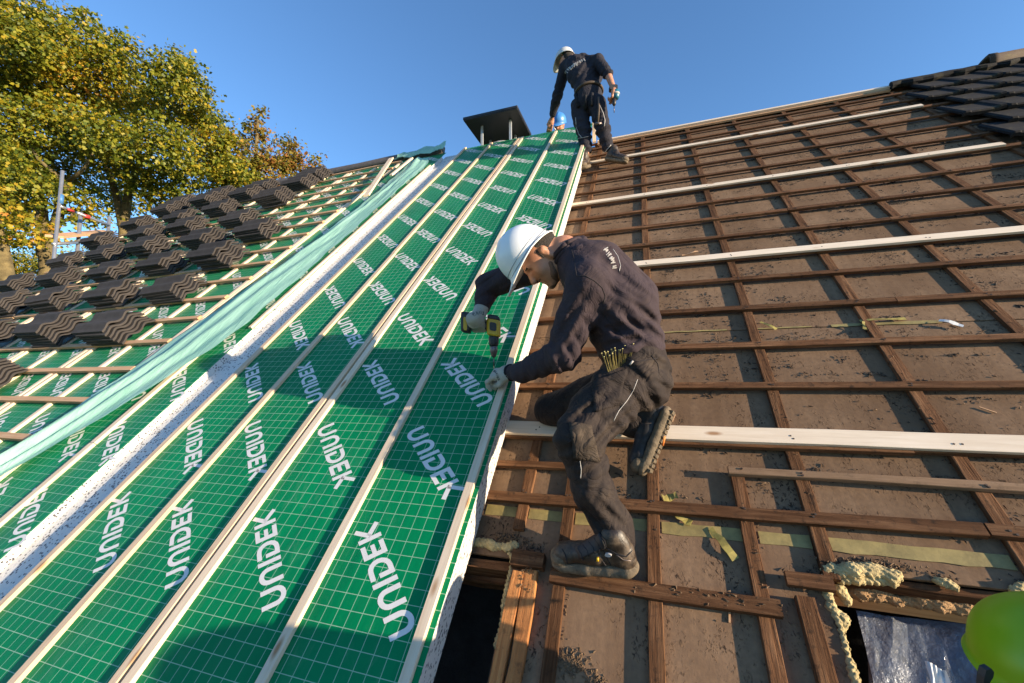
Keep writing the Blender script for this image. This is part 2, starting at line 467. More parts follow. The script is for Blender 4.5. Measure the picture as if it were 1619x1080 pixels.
# old battens (along the ridge): (v at u0, v at u1, u0, u1, width, thickness)
def batten(u0, va, u1, vb, w_=.042, h_=.022, n0=-.0225, mat='old_u', name='batten', seed=0, ch=.002):
    m = MB(); m.beam((u0, va, n0 + h_ / 2), (u1, vb, n0 + h_ / 2), (0, 1, 0), w_, (0, 0, 1), h_, .0022, ch, .35, seed)
    return rpart(m, name, MAT[mat])
batten(-.74, .914, 1.02, .944, .046, .024, seed=1); batten(1.026, .944, 4.4, .95, .046, .024, seed=2); batten(4.41, .95, 8.7, .95, seed=3)
batten(-.74, 1.084, -.20, 1.10, .034, .022, seed=4)
lab = batten(.285, 1.116, 3.4, 1.112, .032, .022, mat='grey_u', seed=5); lab['label'] = 'paler loose batten end with stamped black marks'
batten(-.395, .610, .365, .610, .05, .026, seed=6)
batten(.40, .715, .535, .712, .045, .022, seed=66)
vs = [1.285, 1.61, 1.912, 2.25, 2.575, 2.85, 3.185, 3.515, 3.845, 4.185, 4.515, 4.845, 5.17, 5.495, 5.80, 6.10, 6.345]
fresh = {1.285: (-.74, 4.6, .078), 2.85: (-.74, 4.4, .066), 4.185: (-.74, 2.645, .062), 5.495: (-.74, 2.665, .06)}
for i, v in enumerate(vs):
    cut = 0.95 + (i * 1.37) % 1.9
    wd = .078 if i == 0 else (.05 if v in fresh else .040)
    batten(-1.1, v - .004, cut, v + random.uniform(-.006, .006), wd, .022, seed=20 + i)
    batten(cut + .004, v + random.uniform(-.008, .008), cut + 3.9, v, wd, .022, seed=60 + i)
    batten(cut + 3.91, v, 8.7, v, wd, .022, seed=90 + i)
    if v in fresh:
        a0, a1, fw = fresh[v]
        batten(a0, v + .006, a1, v + .006, fw, .016, n0=.0003, mat='fresh_u', name='fresh_batten', seed=120 + i, ch=.001)
batten(-.62, 6.352, 2.70, 6.352, .05, .03, n0=.0003, mat='fresh_u', name='ridge_batten', seed=140, ch=.0015)
batten(-.62, 6.310, 2.70, 6.312, .028, .024, n0=-.0225, mat='lath_u', name='batten', seed=141)
m = MB(); m.box(-.66, 8.8, 6.335, 6.365, -.30, -.0005); rpart(m, 'ridge_beam', MAT['old_u'])

nl = MB(); rn = random.Random(77)                        # nail heads where battens cross
for vv in [.94, 1.115] + vs[:11]:
    for (uu, a0, a1) in cbs[:9]:
        if not a0 < vv < a1: continue
        for q in range(2):
            cx, cy = uu + rn.uniform(-.014, .014), vv + rn.uniform(-.010, .010); top = .0168 if vv in fresh else .0022
            if vv < 1.2: top = .0038
            bb = nl.add([(cx + .0042 * math.cos(k * 1.047), cy + .0042 * math.sin(k * 1.047), top) for k in range(6)] + [(cx + .0042 * math.cos(k * 1.047), cy + .0042 * math.sin(k * 1.047), top - .005) for k in range(6)])
            nl.face([bb + k for k in range(6)])
            for k in range(6): nl.face((bb + k, bb + 6 + k, bb + 6 + (k + 1) % 6, bb + (k + 1) % 6))
rpart(nl, 'nail_heads', MAT['chuck_dark'])['kind'] = 'stuff'

# yellow sealing tape over the lowest sheet joint, and the torn one higher up
def tape(u0, u1, v, wd, seed, n0=-.0430):
    r = random.Random(seed); m = MB(); k = max(2, int((u1 - u0) / .06)); top = []; bot = []
    for i in range(k + 1):
        u = u0 + (u1 - u0) * i / k
        top.append((u, v + wd / 2 + r.uniform(-.002, .002), n0 + r.uniform(0, .0012))); bot.append((u, v - wd / 2 + r.uniform(-.003, .003), n0 + r.uniform(0, .0012)))
    b0 = m.add(bot); t0 = m.add(top)
    for i in range(k): m.face((b0 + i, b0 + i + 1, t0 + i + 1, t0 + i))
    o = rpart(m, 'joint_tape', MAT['tape']); sm = o.modifiers.new('t', 'SOLIDIFY'); sm.thickness = .0012; sm.offset = 1
    return o
for i, (a0, a1) in enumerate([(-.74, -.593), (-.537, -.388), (-.332, -.043), (.013, .298), (.353, .517), (.575, 1.06), (1.12, 1.60), (1.665, 2.14)]):
    tape(a0, a1, .862, .048, i)
for i, (a0, a1) in enumerate([(.02, .42), (.575, .84), (.93, 1.40)]):
    tape(a0, a1, 2.093, .012 if i < 2 else .022, 30 + i)

# the two openings: reveals, trims, rafters
def bar(name, mat, u0, u1, v0, v1, n0, n1, axis='u', seed=0, wob=.003):
    m = MB()
    if axis == 'u': m.beam((u0, (v0 + v1) / 2, (n0 + n1) / 2), (u1, (v0 + v1) / 2, (n0 + n1) / 2), (0, 1, 0), v1 - v0, (0, 0, 1), n1 - n0, wob, .002, .15, seed)
    else: m.beam(((u0 + u1) / 2, v0, (n0 + n1) / 2), ((u0 + u1) / 2, v1, (n0 + n1) / 2), (1, 0, 0), u1 - u0, (0, 0, 1), n1 - n0, wob, .002, .15, seed)
    return rpart(m, name, MAT[mat])
bar('rafter', 'orange_v', -.548, -.502, -.74, .612, -.16, -.012, 'v', 3, .004)
bar('rafter', 'orange_v', -.498, -.448, -.74, .625, -.16, -.016, 'v', 4, .004)
bar('trimmer', 'old_u', -1.3, -.552, .622, .662, -.19, -.064, 'u', 5)
bar('trimmer', 'old_u', -1.3, -.552, .600, .620, -.215, -.145, 'u', 6)
bar('batten_end', 'old_u', -.560, -.428, .630, .690, -.042, .004, 'u', 7, .004)
bar('trimmer', 'old_u', .535, 1.75, .752, .774, -.125, -.062, 'u', 8)
bar('trimmer', 'orange_u', .545, 1.75, .735, .772, -.235, -.165, 'u', 9, .001)
bar('rafter', 'old_v', .462, .518, -.74, .66, -.18, -.063, 'v', 10)
m = MB(); m.box(.528, .533, -.74, .74, -.30, -.05); rpart(m, 'reveal_board', MAT['old_v'])

# ------------------------------------------------------------------ insulation panels
def ribbon(mb, pts, w_):
    """flat stroke with mitred joints in the xy plane"""
    P = [Vector((a, b)) for a, b in pts]; L = []; R_ = []
    for i, p in enumerate(P):
        d0 = (P[i] - P[i - 1]).normalized() if i else None
        d1 = (P[i + 1] - P[i]).normalized() if i < len(P) - 1 else None
        if d0 is None: d0 = d1
        if d1 is None: d1 = d0
        n0 = Vector((-d0.y, d0.x)); n1 = Vector((-d1.y, d1.x)); n_ = (n0 + n1)
        n_.normalize(); k = 1 / max(0.45, n_.dot(n0))
        L.append(p + n_ * (w_ / 2 * k)); R_.append(p - n_ * (w_ / 2 * k))
    a = mb.add([(q.x, q.y, 0) for q in L]); b = mb.add([(q.x, q.y, 0) for q in R_])
    for i in range(len(P) - 1): mb.face((b + i, b + i + 1, a + i + 1, a + i))
def arc(cx, cy, r, a0, a1, n=8, ry=None):
    return [(cx + r * math.cos(math.radians(a0 + (a1 - a0) * i / n)), cy + (ry or r) * math.sin(math.radians(a0 + (a1 - a0) * i / n))) for i in range(n + 1)]
def word_mesh():
    m = MB(); s = .018; H = .086
    x = 0.0
    ribbon(m, [(x + s / 2, H)] + arc(x + s / 2 + .029, .036, .029, 180, 360, 10) + [(x + s / 2 + .058, H)], s); x += .092      # U
    ribbon(m, [(x + s / 2, 0)] + arc(x + s / 2 + .027, H - .036, .027, 180, 0, 10) + [(x + s / 2 + .054, 0)], s); x += .086     # N as an arch
    ribbon(m, [(x + s / 2, 0), (x + s / 2, H)], s); x += .030                                                                  # I
    ribbon(m, [(x, H - s / 2), (x + .034, H - s / 2)] + arc(x + .034, H / 2, .032, 90, -90, 8, H / 2 - s / 2)[1:] + [(x + s / 2, s / 2), (x + s / 2, H * .62)], s); x += .086   # D, open at the upper left
    ribbon(m, [(x + .058, H - s / 2), (x + s / 2, H - s / 2), (x + s / 2, s / 2), (x + .058, s / 2)], s); ribbon(m, [(x + s, H / 2), (x + .052, H / 2)], s * .9); x += .072   # E
    ribbon(m, [(x + s / 2, 0), (x + s / 2, H)], s); ribbon(m, [(x + s, H * .44), (x + .062, H)], s); ribbon(m, [(x + s * 1.2, H * .52), (x + .066, 0)], s); x += .066      # K
    W_ = x
    m.v = [(1.06 * ((px - W_ / 2) + .22 * (py - H / 2)), 1.04 * (py - H / 2), 0) for px, py, _ in m.v]
    me = bpy.data.meshes.new('word'); me.from_pydata(m.v, [], m.f); me.materials.append(MAT['print']); me.update()
    return me
WORD = word_mesh()
FILM_N = .22
def insulation_panel(u0, u1, strips, bays, label, v0=-.72, v1=6.57, core_bot=.001, cut=0.0, group='green insulation slabs laid up the slope'):
    """u0..u1 across, strips = (u, width, v0, v1), bays = centres of the printed words"""
    p = tag(empty('insulation_slab', RP(u0, 0, 0), ROOF_ROT), label, 'insulation slab', group)
    W_ = u1 - u0
    c = MB(); c.box(.001, W_ - .001, v0 + .004, v1 - .2, core_bot, .2165)
    if cut:                                                  # open edge cut back towards its foot
        c.v = [(x - cut if (x > W_ / 2 and z < .1) else x, y, z) for x, y, z in c.v]
    c.build('core', MAT['eps'], p)
    f = MB()
    k = 24
    rings = []
    for i in range(k + 1):
        v = v0 + (v1 - v0) * i / k
        rings.append([(0, v, .217), (W_, v, .217), (W_, v, FILM_N), (W_ * .66, v, FILM_N), (W_ * .33, v, FILM_N), (0, v, FILM_N)])
    f.loft([list(reversed(r)) for r in rings]); f.build('film', MAT['film'], p)
    for i, (us, ws, a0, a1, *mt) in enumerate(strips):
        s = MB(); cut = a0 + (a1 - a0) * (.52 + .13 * ((i * 7 + int(abs(u0) * 10)) % 3))
        for j, (b0, b1) in enumerate(((a0, cut), (cut + .003, a1))):
            s = MB(); s.beam((us - u0, b0, FILM_N + .0098), (us - u0 + random.uniform(-.003, .003), b1, FILM_N + .0098), (1, 0, 0), ws, (0, 0, 1), .019, .001, .0012, .5, i * 3 + j + int(abs(u0) * 100))
            s.build('counter_batten', MAT[mt[0] if mt else 'fresh_v'], p)
    for bu in bays:
        for r_ in range(13):
            v = .445 + .4905 * r_
            if not (v0 + .1 < v < v1 - .1): continue
            o = bpy.data.objects.new('lettering', WORD); COL.objects.link(o); o.parent = p
            o.location = (bu - u0, v, FILM_N + .0008)
            o.rotation_euler = (0, 0, math.radians(-44 + (180 if r_ % 2 == 0 else 0)))
    return p
insulation_panel(-1.735, -.683, [(-.720, .036, -.72, 6.40), (-1.198, .037, -.72, 6.47), (-1.712, .038, -.72, 6.52)], [-.945, -1.485],
                 'rightmost green printed insulation panel, its speckled edge open beside the kneeling worker', cut=.050)
insulation_panel(-2.695, -1.745, [(-1.768, .034, -.72, 6.52, 'tan_v'), (-2.218, .036, -.72, 6.55, 'tan_v'), (-2.668, .036, -.72, 6.58, 'tan_v')], [-2.0, -2.46],
                 'green printed insulation panel between the double batten joint and the speckled trench')
TR_N = .172
insulation_panel(-3.74, -3.008, [(-3.285, .044, -.72, 1.75), (-3.028, .03, 2.02, 5.92)], [-3.16, -3.55],
                 'narrow green insulation panel half hidden under the loose mint membrane')
tr = MB(); tr.box(-3.006, -2.697, -.72, 6.5, .0005, TR_N)
o = tag(tr.build('foam_strip', MAT['eps']), 'white black-speckled polystyrene strip filling the trench between two green panels', 'insulation strip'); o.rotation_euler = ROOF_ROT
names = ['nearest the mint membrane', 'second from the mint membrane', 'third from the mint membrane', 'second from the left gable', 'at the far left gable']
for k in range(5):
    a1 = -3.745 - 1.052 * k; a0 = a1 - 1.048
    st = [(a1 - .052 if k == 0 else a1 - .03, .044, -.72, 6.5), (a1 - .53, .044, -.72, 6.5), (a0 + .026, .044, -.72, 6.5)]
    insulation_panel(a0, a1, st, [a1 - .28, a1 - .79], 'green insulation panel under new tile battens, ' + names[k], v1=6.6)
for k in range(-5, 18):
    v = .89 + .3265 * k
    u = -8.98
    cut = [-6.6, -5.75, -7.3][k % 3]
    for j, (a0, a1) in enumerate(((-9.0, cut), (cut + .003, -3.768 + (0 if k < 14 else -.0)))):
        batten(a0, v, a1, v + random.uniform(-.004, .004), .044, .024, n0=FILM_N + .0198, mat='lath_u', name='tile_batten', seed=200 + k * 3 + j, ch=.0012)
m = MB()                                                   # long batten closing the left field along the joint
m.beam((-3.752, -.72, FILM_N + .0098), (-3.748, 5.55, FILM_N + .0098), (1, 0, 0), .020, (0, 0, 1), .019, .001, .001, .5, 5); rpart(m, 'verge_batten', MAT['fresh_v'])

# grey ridge roll over the finished part, torn membrane at its end
m = MB(); rings = []
for u in [-9.0 + i * .6 for i in range(10)] + [-3.12]:
    rings.append([RP(u, 6.72 + b, .262 + c + random.uniform(-.004, .004)) for b, c in ((-.085, -.05), (-.07, .005), (.0, .035), (.075, .03), (.11, -.03), (.02, -.09))])
m.loft([list(reversed(r)) for r in rings]); m.build('ridge_roll', MAT['ridgecap'], house, True)

# ------------------------------------------------------------------ standing remains of the old tiling, top right
tiled = tag(empty('tiled_roof', RP(2.72, 4.3, 0), ROOF_ROT), 'remaining patch of dark weathered interlocking tiles at the top right', 'tiled roof')
def old_tile_mesh():
    m = MB(); L = .42; Wt = .302
    sec = [(0, .010), (.02, .020), (.05, .020), (.06, .014), (Wt * .5, .013), (Wt - .06, .014), (Wt - .045, .026), (Wt - .010, .032), (Wt - .004, .012)]
    rings = []
    for y, dz in ((0, .0), (.012, .012), (L, -.010)):
        top = [(x, y, z + dz) for x, z in sec]; bot = [(x, y, z - .016 - (.010 if y == 0 else 0) + dz) for x, z in reversed(sec)]
        rings.append(top + bot)
    m.loft([list(reversed(r)) for r in rings])
    me = bpy.data.meshes.new('tile'); me.from_pydata(m.v, [], m.f); me.materials.append(MAT['old_tile']); me.update()
    return me
OT = old_tile_mesh()
for r_ in range(-3, 6):
    for c_ in range(0, 10):
        o = bpy.data.objects.new('roof_tile', OT); COL.objects.link(o); o.parent = tiled
        o.location = (c_ * .298 + (.149 if r_ % 2 else 0) + random.uniform(-.006, .006), r_ * .327 - .03, .030 + random.uniform(0, .004))
        o.rotation_euler = (math.radians(-3.4), random.uniform(-.01, .01), random.uniform(-.012, .012))
m = MB(); m.beam((-.02, 2.035, .035), (5.9, 2.035, .035), (0, 1, 0), .11, (0, 0, 1), .075, .012, .02, .09, 8); m.build('mortar_bed', MAT['old_tile'], tiled)
for i in range(2, 9):
    m = MB(); rings = []; u0 = -.02 + i * .44; dz = (.02 if i == 2 else 0) + (.03 if i == 4 else 0)
    for u, k in ((u0 - .02, 1.12), (u0 + .05, 1.10), (u0 + .06, 1.0), (u0 + .42, .95)):
        pts = []
        for a in range(0, 181, 20):
            an = math.radians(a); y = math.cos(an) * .125 * k; z = math.sin(an) * .085 * k
            pts.append(Vector((u, 2.07 + (y - z * .55) * S2 * 1.1 + .07, .045 + dz + (z + y * .0) * 1.0 + abs(y) * -.5)))
        rings.append(pts + [q - Vector((0, 0, .03)) for q in reversed(pts)])
    m.loft([list(reversed(r)) for r in rings]); m.build('ridge_tile', MAT['ridge_tile'], tiled, True)

# ------------------------------------------------------------------ tile stacks waiting on the new battens
def stack_tile_mesh():
    m = MB(); L = .43; Wt = .335; K = 22; T = .017
    def z(w_):
        s = .5 - .5 * math.cos(2 * math.pi * (w_ / Wt) * 2.0)
        return .029 * s ** 1.4
    rings = []
    for x in (0.0, .012, L - .012, L):
        top = [(x, w_ * Wt / K, z(w_ * Wt / K)) for w_ in range(K + 1)]
        top[0] = (x, 0, -.004)
        bot = [(q[0], q[1], q[2] - T) for q in reversed(top)]
        rings.append(top + bot)
    m.loft(rings)
    me = bpy.data.meshes.new('stack_tile'); me.from_pydata(m.v, [], m.f); me.materials.append(MAT['tile'])
    me.update()
    return me
ST = stack_tile_mesh()
ords = ['topmost', 'second from top', 'third from top', 'fourth from top', 'fifth from top', 'sixth from top', 'bottom tile']
colnames = ['column nearest mint membrane', 'second column from membrane', 'third column from membrane', 'fourth column from membrane', 'column along left gable']
rownames = ['lowest row', 'second row up', 'third row up', 'fourth row up', 'fifth row up', 'sixth row up', 'seventh row up', 'topmost row']
stacks = []
cu = [-4.29, -5.24, -6.33, -7.30, -8.36]
for c_ in range(5):
    for r_ in range(8):
        if c_ == 0 and r_ > 3: continue
        v = 1.845 + .653 * r_ + (.02 if c_ >= 2 else 0)
        if r_ == 7: v = 6.13
        stacks.append((cu[c_] + (.0 if r_ < 5 else .10 if c_ == 1 else 0) + random.uniform(-.03, .03), v + random.uniform(-.02, .02), rownames[r_], colnames[c_], r_, c_))
for (u, v, rn, cn, r_, c_) in stacks:
    n_t = [6, 7, 6, 5, 6][(r_ * 3 + c_) % 5]; yaw = random.uniform(-.05, .05)
    for i in range(n_t):
        o = bpy.data.objects.new('roof_tile', ST); COL.objects.link(o)
        k = n_t - 1 - i
        o.location = RP(u - .43 - .023 * i + random.uniform(-.012, .012), v + .003 * i + random.uniform(-.008, .008), FILM_N + .065 + .0262 * i)
        o.rotation_euler = (math.radians(45) + random.uniform(-.01, .01), 0, 0)
        o.rotation_euler.rotate_axis('Z', yaw + random.uniform(-.03, .03))
        pos = 'bottom tile' if i == 0 else ords[k]
        tag(o, 'dark grey roof tile, %s, stack in %s, %s' % (pos, rn, cn), 'roof tile', 'new roof tiles stacked on the battens')
# a single short stack near the left border
for i in range(6):
    o = bpy.data.objects.new('roof_tile', ST); COL.objects.link(o)
    o.location = RP(-5.13 - .43 - .02 * i, 1.20, FILM_N + .065 + .0262 * i); o.rotation_euler = ROOF_ROT
    tag(o, 'dark grey roof tile, %s, lone stack below others at left border' % ('bottom tile' if i == 0 else ords[5 - i]), 'roof tile', 'new roof tiles stacked on the battens')

# ------------------------------------------------------------------ loose mint membrane over the joint
def lerp_tab(tab, x):
    for (a, b), (c, d) in zip(tab[:-1], tab[1:]):
        if x <= c: return b + (d - b) * max(0, (x - a)) / (c - a)
    return tab[-1][1]
LEFT = [(-.7, -4.30), (.0, -4.05), (.75, -3.87), (1.5, -3.75), (2.76, -3.57), (3.5, -3.44), (4.6, -3.41), (5.6, -3.44), (6.3, -3.47)]
RIGHT = [(-.7, -4.22), (.0, -3.98), (.75, -3.60), (1.29, -3.28), (1.7, -3.12), (2.05, -3.045), (3.5, -3.045), (5.9, -3.03), (6.3, -3.2)]
m = MB(); NV, NU = 150, 26; r = random.Random(4)
for i in range(NV + 1):
    v = -.7 + 7.0 * i / NV; l = lerp_tab(LEFT, v); q = lerp_tab(RIGHT, v)
    l += .012 * math.sin(v * 9) + .006 * math.sin(v * 23); q += .010 * math.sin(v * 7 + 1) + .008 * math.sin(v * 19)
    for j in range(NU + 1):
        t = j / NU
        c1 = .30 + .05 * math.sin(v * 1.3); c2 = .62 + .05 * math.sin(v * 1.9 + 1)
        wd = (q - l)
        low = max(0.0, 1 - max(0, v - 2.2) / 2.2)
        h = .055 * (.35 + .65 * low) * math.exp(-abs((t - c1) / .10) ** 1.5) + .030 * low * math.exp(-((t - c2) / .09) ** 2) + .004 * math.sin(t * 17 + v * 2.2 + 1.5 * math.sin(v * 1.1)) + .002 * math.sin(t * 31 - v * 3.1)
        h += .012 * math.sin(v * 2.1 + t * 4)
        h *= (.35 + .65 * math.sin(math.pi * min(1, max(0, t))) ** .5)
        n_ = .268 + max(-.004, h)
        m.v.append((l + wd * t, v, n_))
for i in range(NV):
    for j in range(NU):
        a = i * (NU + 1) + j; m.face((a, a + 1, a + NU + 2, a + NU + 1))
o = tag(m.build('membrane_sheet', MAT['membrane'], None, True), 'long crumpled mint green membrane draped loosely up the panel joint', 'membrane'); o.rotation_euler = ROOF_ROT
m = MB(); r = random.Random(9); NU, NV = 20, 8          # torn scrap hanging from the end of the ridge roll
for i in range(NV + 1):
    for j in range(NU + 1):
        t = j / NU; s = i / NV
        u = -3.95 + .92 * t; v = 6.70 - (.10 + .20 * t * (1 - .3 * math.sin(9 * t))) * s + (.06 * t if i == 0 else 0)
        m.v.append((u + .03 * math.sin(s * 5), v, .305 - .03 * s + .03 * t + .018 * math.sin(t * 14 + s * 6) + r.uniform(-.008, .008)))
for i in range(NV):
    for j in range(NU):
        a = i * (NU + 1) + j; m.face((a, a + NU + 1, a + NU + 2, a + 1))
o = tag(m.build('membrane_scrap', MAT['membrane'], None, True), 'torn flap of green membrane hanging under the end of the grey ridge roll', 'membrane'); o.rotation_euler = ROOF_ROT

# loose laths near the top of the joint
def loose(label, p0, p1, w_, h_, mat, seed):
    m = MB(); a, b = Vector(p0), Vector(p1)
    m.beam((0, 0, 0), b - a, (b - a).cross(N_UP), w_, N_UP, h_, .001, .001, .5, seed)
    o = m.build('loose_plank', MAT[mat]); o.location = a
    return tag(o, label, 'plank', 'loose planks lying on the roof')
loose('wide raw plank lying slanted across the joint near the ridge', RP(-3.36, 4.62, .335), RP(-3.93, 6.45, .325), .075, .022, 'fresh_v', 3)
loose('short raw lath end beside the top of the mint membrane', RP(-3.43, 5.45, .315), RP(-3.44, 6.22, .315), .045, .022, 'fresh_v', 4)
loose('pale upright board standing behind the drilling worker at the ridge', RP(-.66, 6.30, .03), RP(-.66, 6.62, .36), .045, .022, 'fresh_v', 5)
# ------------------------------------------------------------------ chimney with its black cowl plate
ch = tag(empty('chimney', (-2.2, 4.7, 4.3)), 'chimney with a flat black cowl plate on thin grey legs behind the ridge', 'chimney')
def cpart(m, name, mat, smooth=False):
    m.v = [(x + 2.2, y - 4.7, z - 4.3) for x, y, z in m.v]
    return m.build(name, MAT[mat], ch, smooth)
m = MB(); m.box(-2.62, -1.75, 4.30, 5.04, 5.135, 5.15); m.box(-2.625, -1.745, 4.295, 5.045, 5.1505, 5.19); bevel(cpart(m, 'cowl_plate', 'cowl'), .004, 1)
for lx, ly in ((-2.40, 4.52), (-1.93, 4.52), (-2.42, 4.92), (-1.98, 4.92)):
    m = MB(); m.box(lx - .018, lx + .018, ly - .012, ly + .012, 4.60, 5.1345); cpart(m, 'leg', 'cowl_leg')
m = MB(); m.box(-2.50, -1.84, 4.56, 4.98, 3.6, 4.78)
rings = []
for s, z in ((.22, 4.781), (.21, 4.86), (.15, 4.91)):
    rings.append([(-2.17 + s * 1.25 * math.cos(2 * math.pi * k / 16), 4.76 + s * .9 * math.sin(2 * math.pi * k / 16), z) for k in range(16)])
m.loft(rings); cpart(m, 'stack', 'mortar')

# ------------------------------------------------------------------ scaffold beyond the left gable
sf = tag(empty('scaffold', (-9.9, 3.2, -5.2)), 'galvanised scaffold poles with a blue rail and red clip by the left gable', 'scaffold')
def WX(px, py, x):
    r = CAM_R * (px - 809.5) + CAM_D * (py - 540.0) + CAM_F * FPX
    return CAM_P + r * ((x - CAM_P.x) / r.x)
def spart(m, name, mat, smooth=True):
    m.v = [(x + 9.9, y - 3.2, z + 5.2) for x, y, z in m.v]
    return m.build(name, MAT[mat], sf, smooth)
def pole(px, py, x, r_=.03):
    t = WX(px, py, x); m = MB(); m.tube([t, (t.x, t.y, -5.19)], r_, 10); spart(m, 'pole', 'steel'); return t
p1 = pole(99, 270, -9.45, .026); p2 = pole(128, 336, -9.9); p3 = pole(173, 343, -9.9, .028)
def sbar(a, b, r_, name, mat): 
    m = MB(); m.tube([a, b], r_, 8); return spart(m, name, mat)
a = WX(95, 326, -9.42); b = WX(172, 356, -9.86)
sbar(a, a.lerp(b, .12), .022, 'rail', 'steel'); sbar(a.lerp(b, .12), a.lerp(b, .25), .024, 'rail_sleeve', 'red_paint'); sbar(a.lerp(b, .32), b, .024, 'rail', 'steel')
c = a.lerp(b, .50); sbar(c - Vector((0, .05, 0)), c + Vector((0, .05, 0)), .035, 'clip', 'red_paint')
t = WX(97, 308, -9.45); sbar(t, t - Vector((0, 0, .16)), .036, 'collar', 'blue_paint')
a = WX(84, 386, -9.44); b = WX(128, 383, -9.9); sbar(a, b, .028, 'rail', 'steel')
a = WX(86, 374, -9.5); b = WX(168, 366, -10.6)
m = MB(); d = (b - a).normalized(); n_ = d.cross(Vector((0, 0, 1))).normalized()
m.loft([[p + n_ * x + Vector((0, 0, z)) for x, z in ((-.12, -.02), (.12, -.02), (.12, .02), (-.12, .02))] for p in (a, b)]); spart(m, 'board', 'lath_u', False)

# ------------------------------------------------------------------ trees
def mat_leaf(name, stops):
    m, nt, p, out = new_mat(name); g = NG(nt)
    ri = g.node('ShaderNodeNewGeometry').outputs['Random Per Island']
    nz = g.noise(g.coord(), .55, 4, .6)
    f = g.math('ADD', g.math('MULTIPLY', ri, .62), g.math('MULTIPLY', g.math('SUBTRACT', nz, .5), 1.1))
    f = g.math('ADD', f, .13)
    col = g.ramp(f, stops)
    g.link(col, p.inputs['Base Color']); p.inputs['Roughness'].default_value = .55
    tr = g.node('ShaderNodeBsdfTranslucent'); g.link(col, tr.inputs['Color'])
    mx = g.node('ShaderNodeMixShader'); mx.inputs[0].default_value = .42
    g.link(p.outputs[0], mx.inputs[1]); g.link(tr.outputs[0], mx.inputs[2]); g.link(mx.outputs[0], out.inputs['Surface'])
    return m
GR = [(.05, (.055, .085, .008)), (.30, (.150, .185, .013)), (.55, (.31, .28, .018)), (.78, (.48, .32, .02)), (.95, (.50, .20, .025))]
OR = [(.05, (.06, .09, .014)), (.30, (.16, .16, .02)), (.55, (.28, .19, .025)), (.78, (.34, .14, .03)), (.97, (.28, .075, .025))]
MAT['leaf_green'] = mat_leaf('maple_leaf_turning', GR)
MAT['leaf_orange'] = mat_leaf('maple_leaf_orange', OR)
MAT['bark'] = plain('lichen_bark', (.13, .098, .042), .95, var=.5, nscale=5, bump=.8, bscale=22, bdist=.03)

def crown_mesh(centres, size, rng, flat=.55):
    """centres: list of (point, radius, count)"""
    LS = np.array([(0, -.5), (.5, -.2), (.26, .08), (.40, .40), (0, .62), (-.40, .40), (-.26, .08), (-.5, -.2)])
    P = []; S = []
    for c, r, n in centres:
        d = rng.normal(size=(n, 3)); d /= np.linalg.norm(d, axis=1)[:, None]
        rad = r * rng.uniform(.0, 1, n) ** .42
        q = np.array(c) + d * rad[:, None] * np.array([1, 1, .92])
        ns = max(1, n // 9); pick = rng.integers(0, ns, n)      # leaves sit in sprigs
        q = q[pick] + rng.normal(size=(n, 3)) * np.array([1, 1, .6]) * size * rng.uniform(.5, 2.2, (n, 1)); d = d[pick]
        P.append(q); S.append(d)
    P = np.concatenate(P); S = np.concatenate(S); n = len(P)
    nrm = S * .55 + rng.normal(size=(n, 3)) * .6 + np.array([.12, -.12, .45]); nrm /= np.linalg.norm(nrm, axis=1)[:, None]
    t = np.cross(nrm, rng.normal(size=(n, 3))); t /= np.linalg.norm(t, axis=1)[:, None]; b = np.cross(nrm, t)
    sz = size * rng.uniform(.35, 1.3, n)
    k = len(LS)
    V = P[:, None, :] + sz[:, None, None] * (LS[None, :, 0:1] * t[:, None, :] + LS[None, :, 1:2] * b[:, None, :] - (np.abs(LS[None, :, 0:1]) * .35) * nrm[:, None, :])
    V = V.reshape(-1, 3)
    me = bpy.data.meshes.new('crown'); me.vertices.add(len(V)); me.vertices.foreach_set('co', V.ravel())
    me.loops.add(len(V)); me.loops.foreach_set('vertex_index', np.arange(len(V)))
    me.polygons.add(n); me.polygons.foreach_set('loop_start', np.arange(n) * k); me.polygons.foreach_set('loop_total', np.full(n, k))
    me.update(); me.validate()
    return me

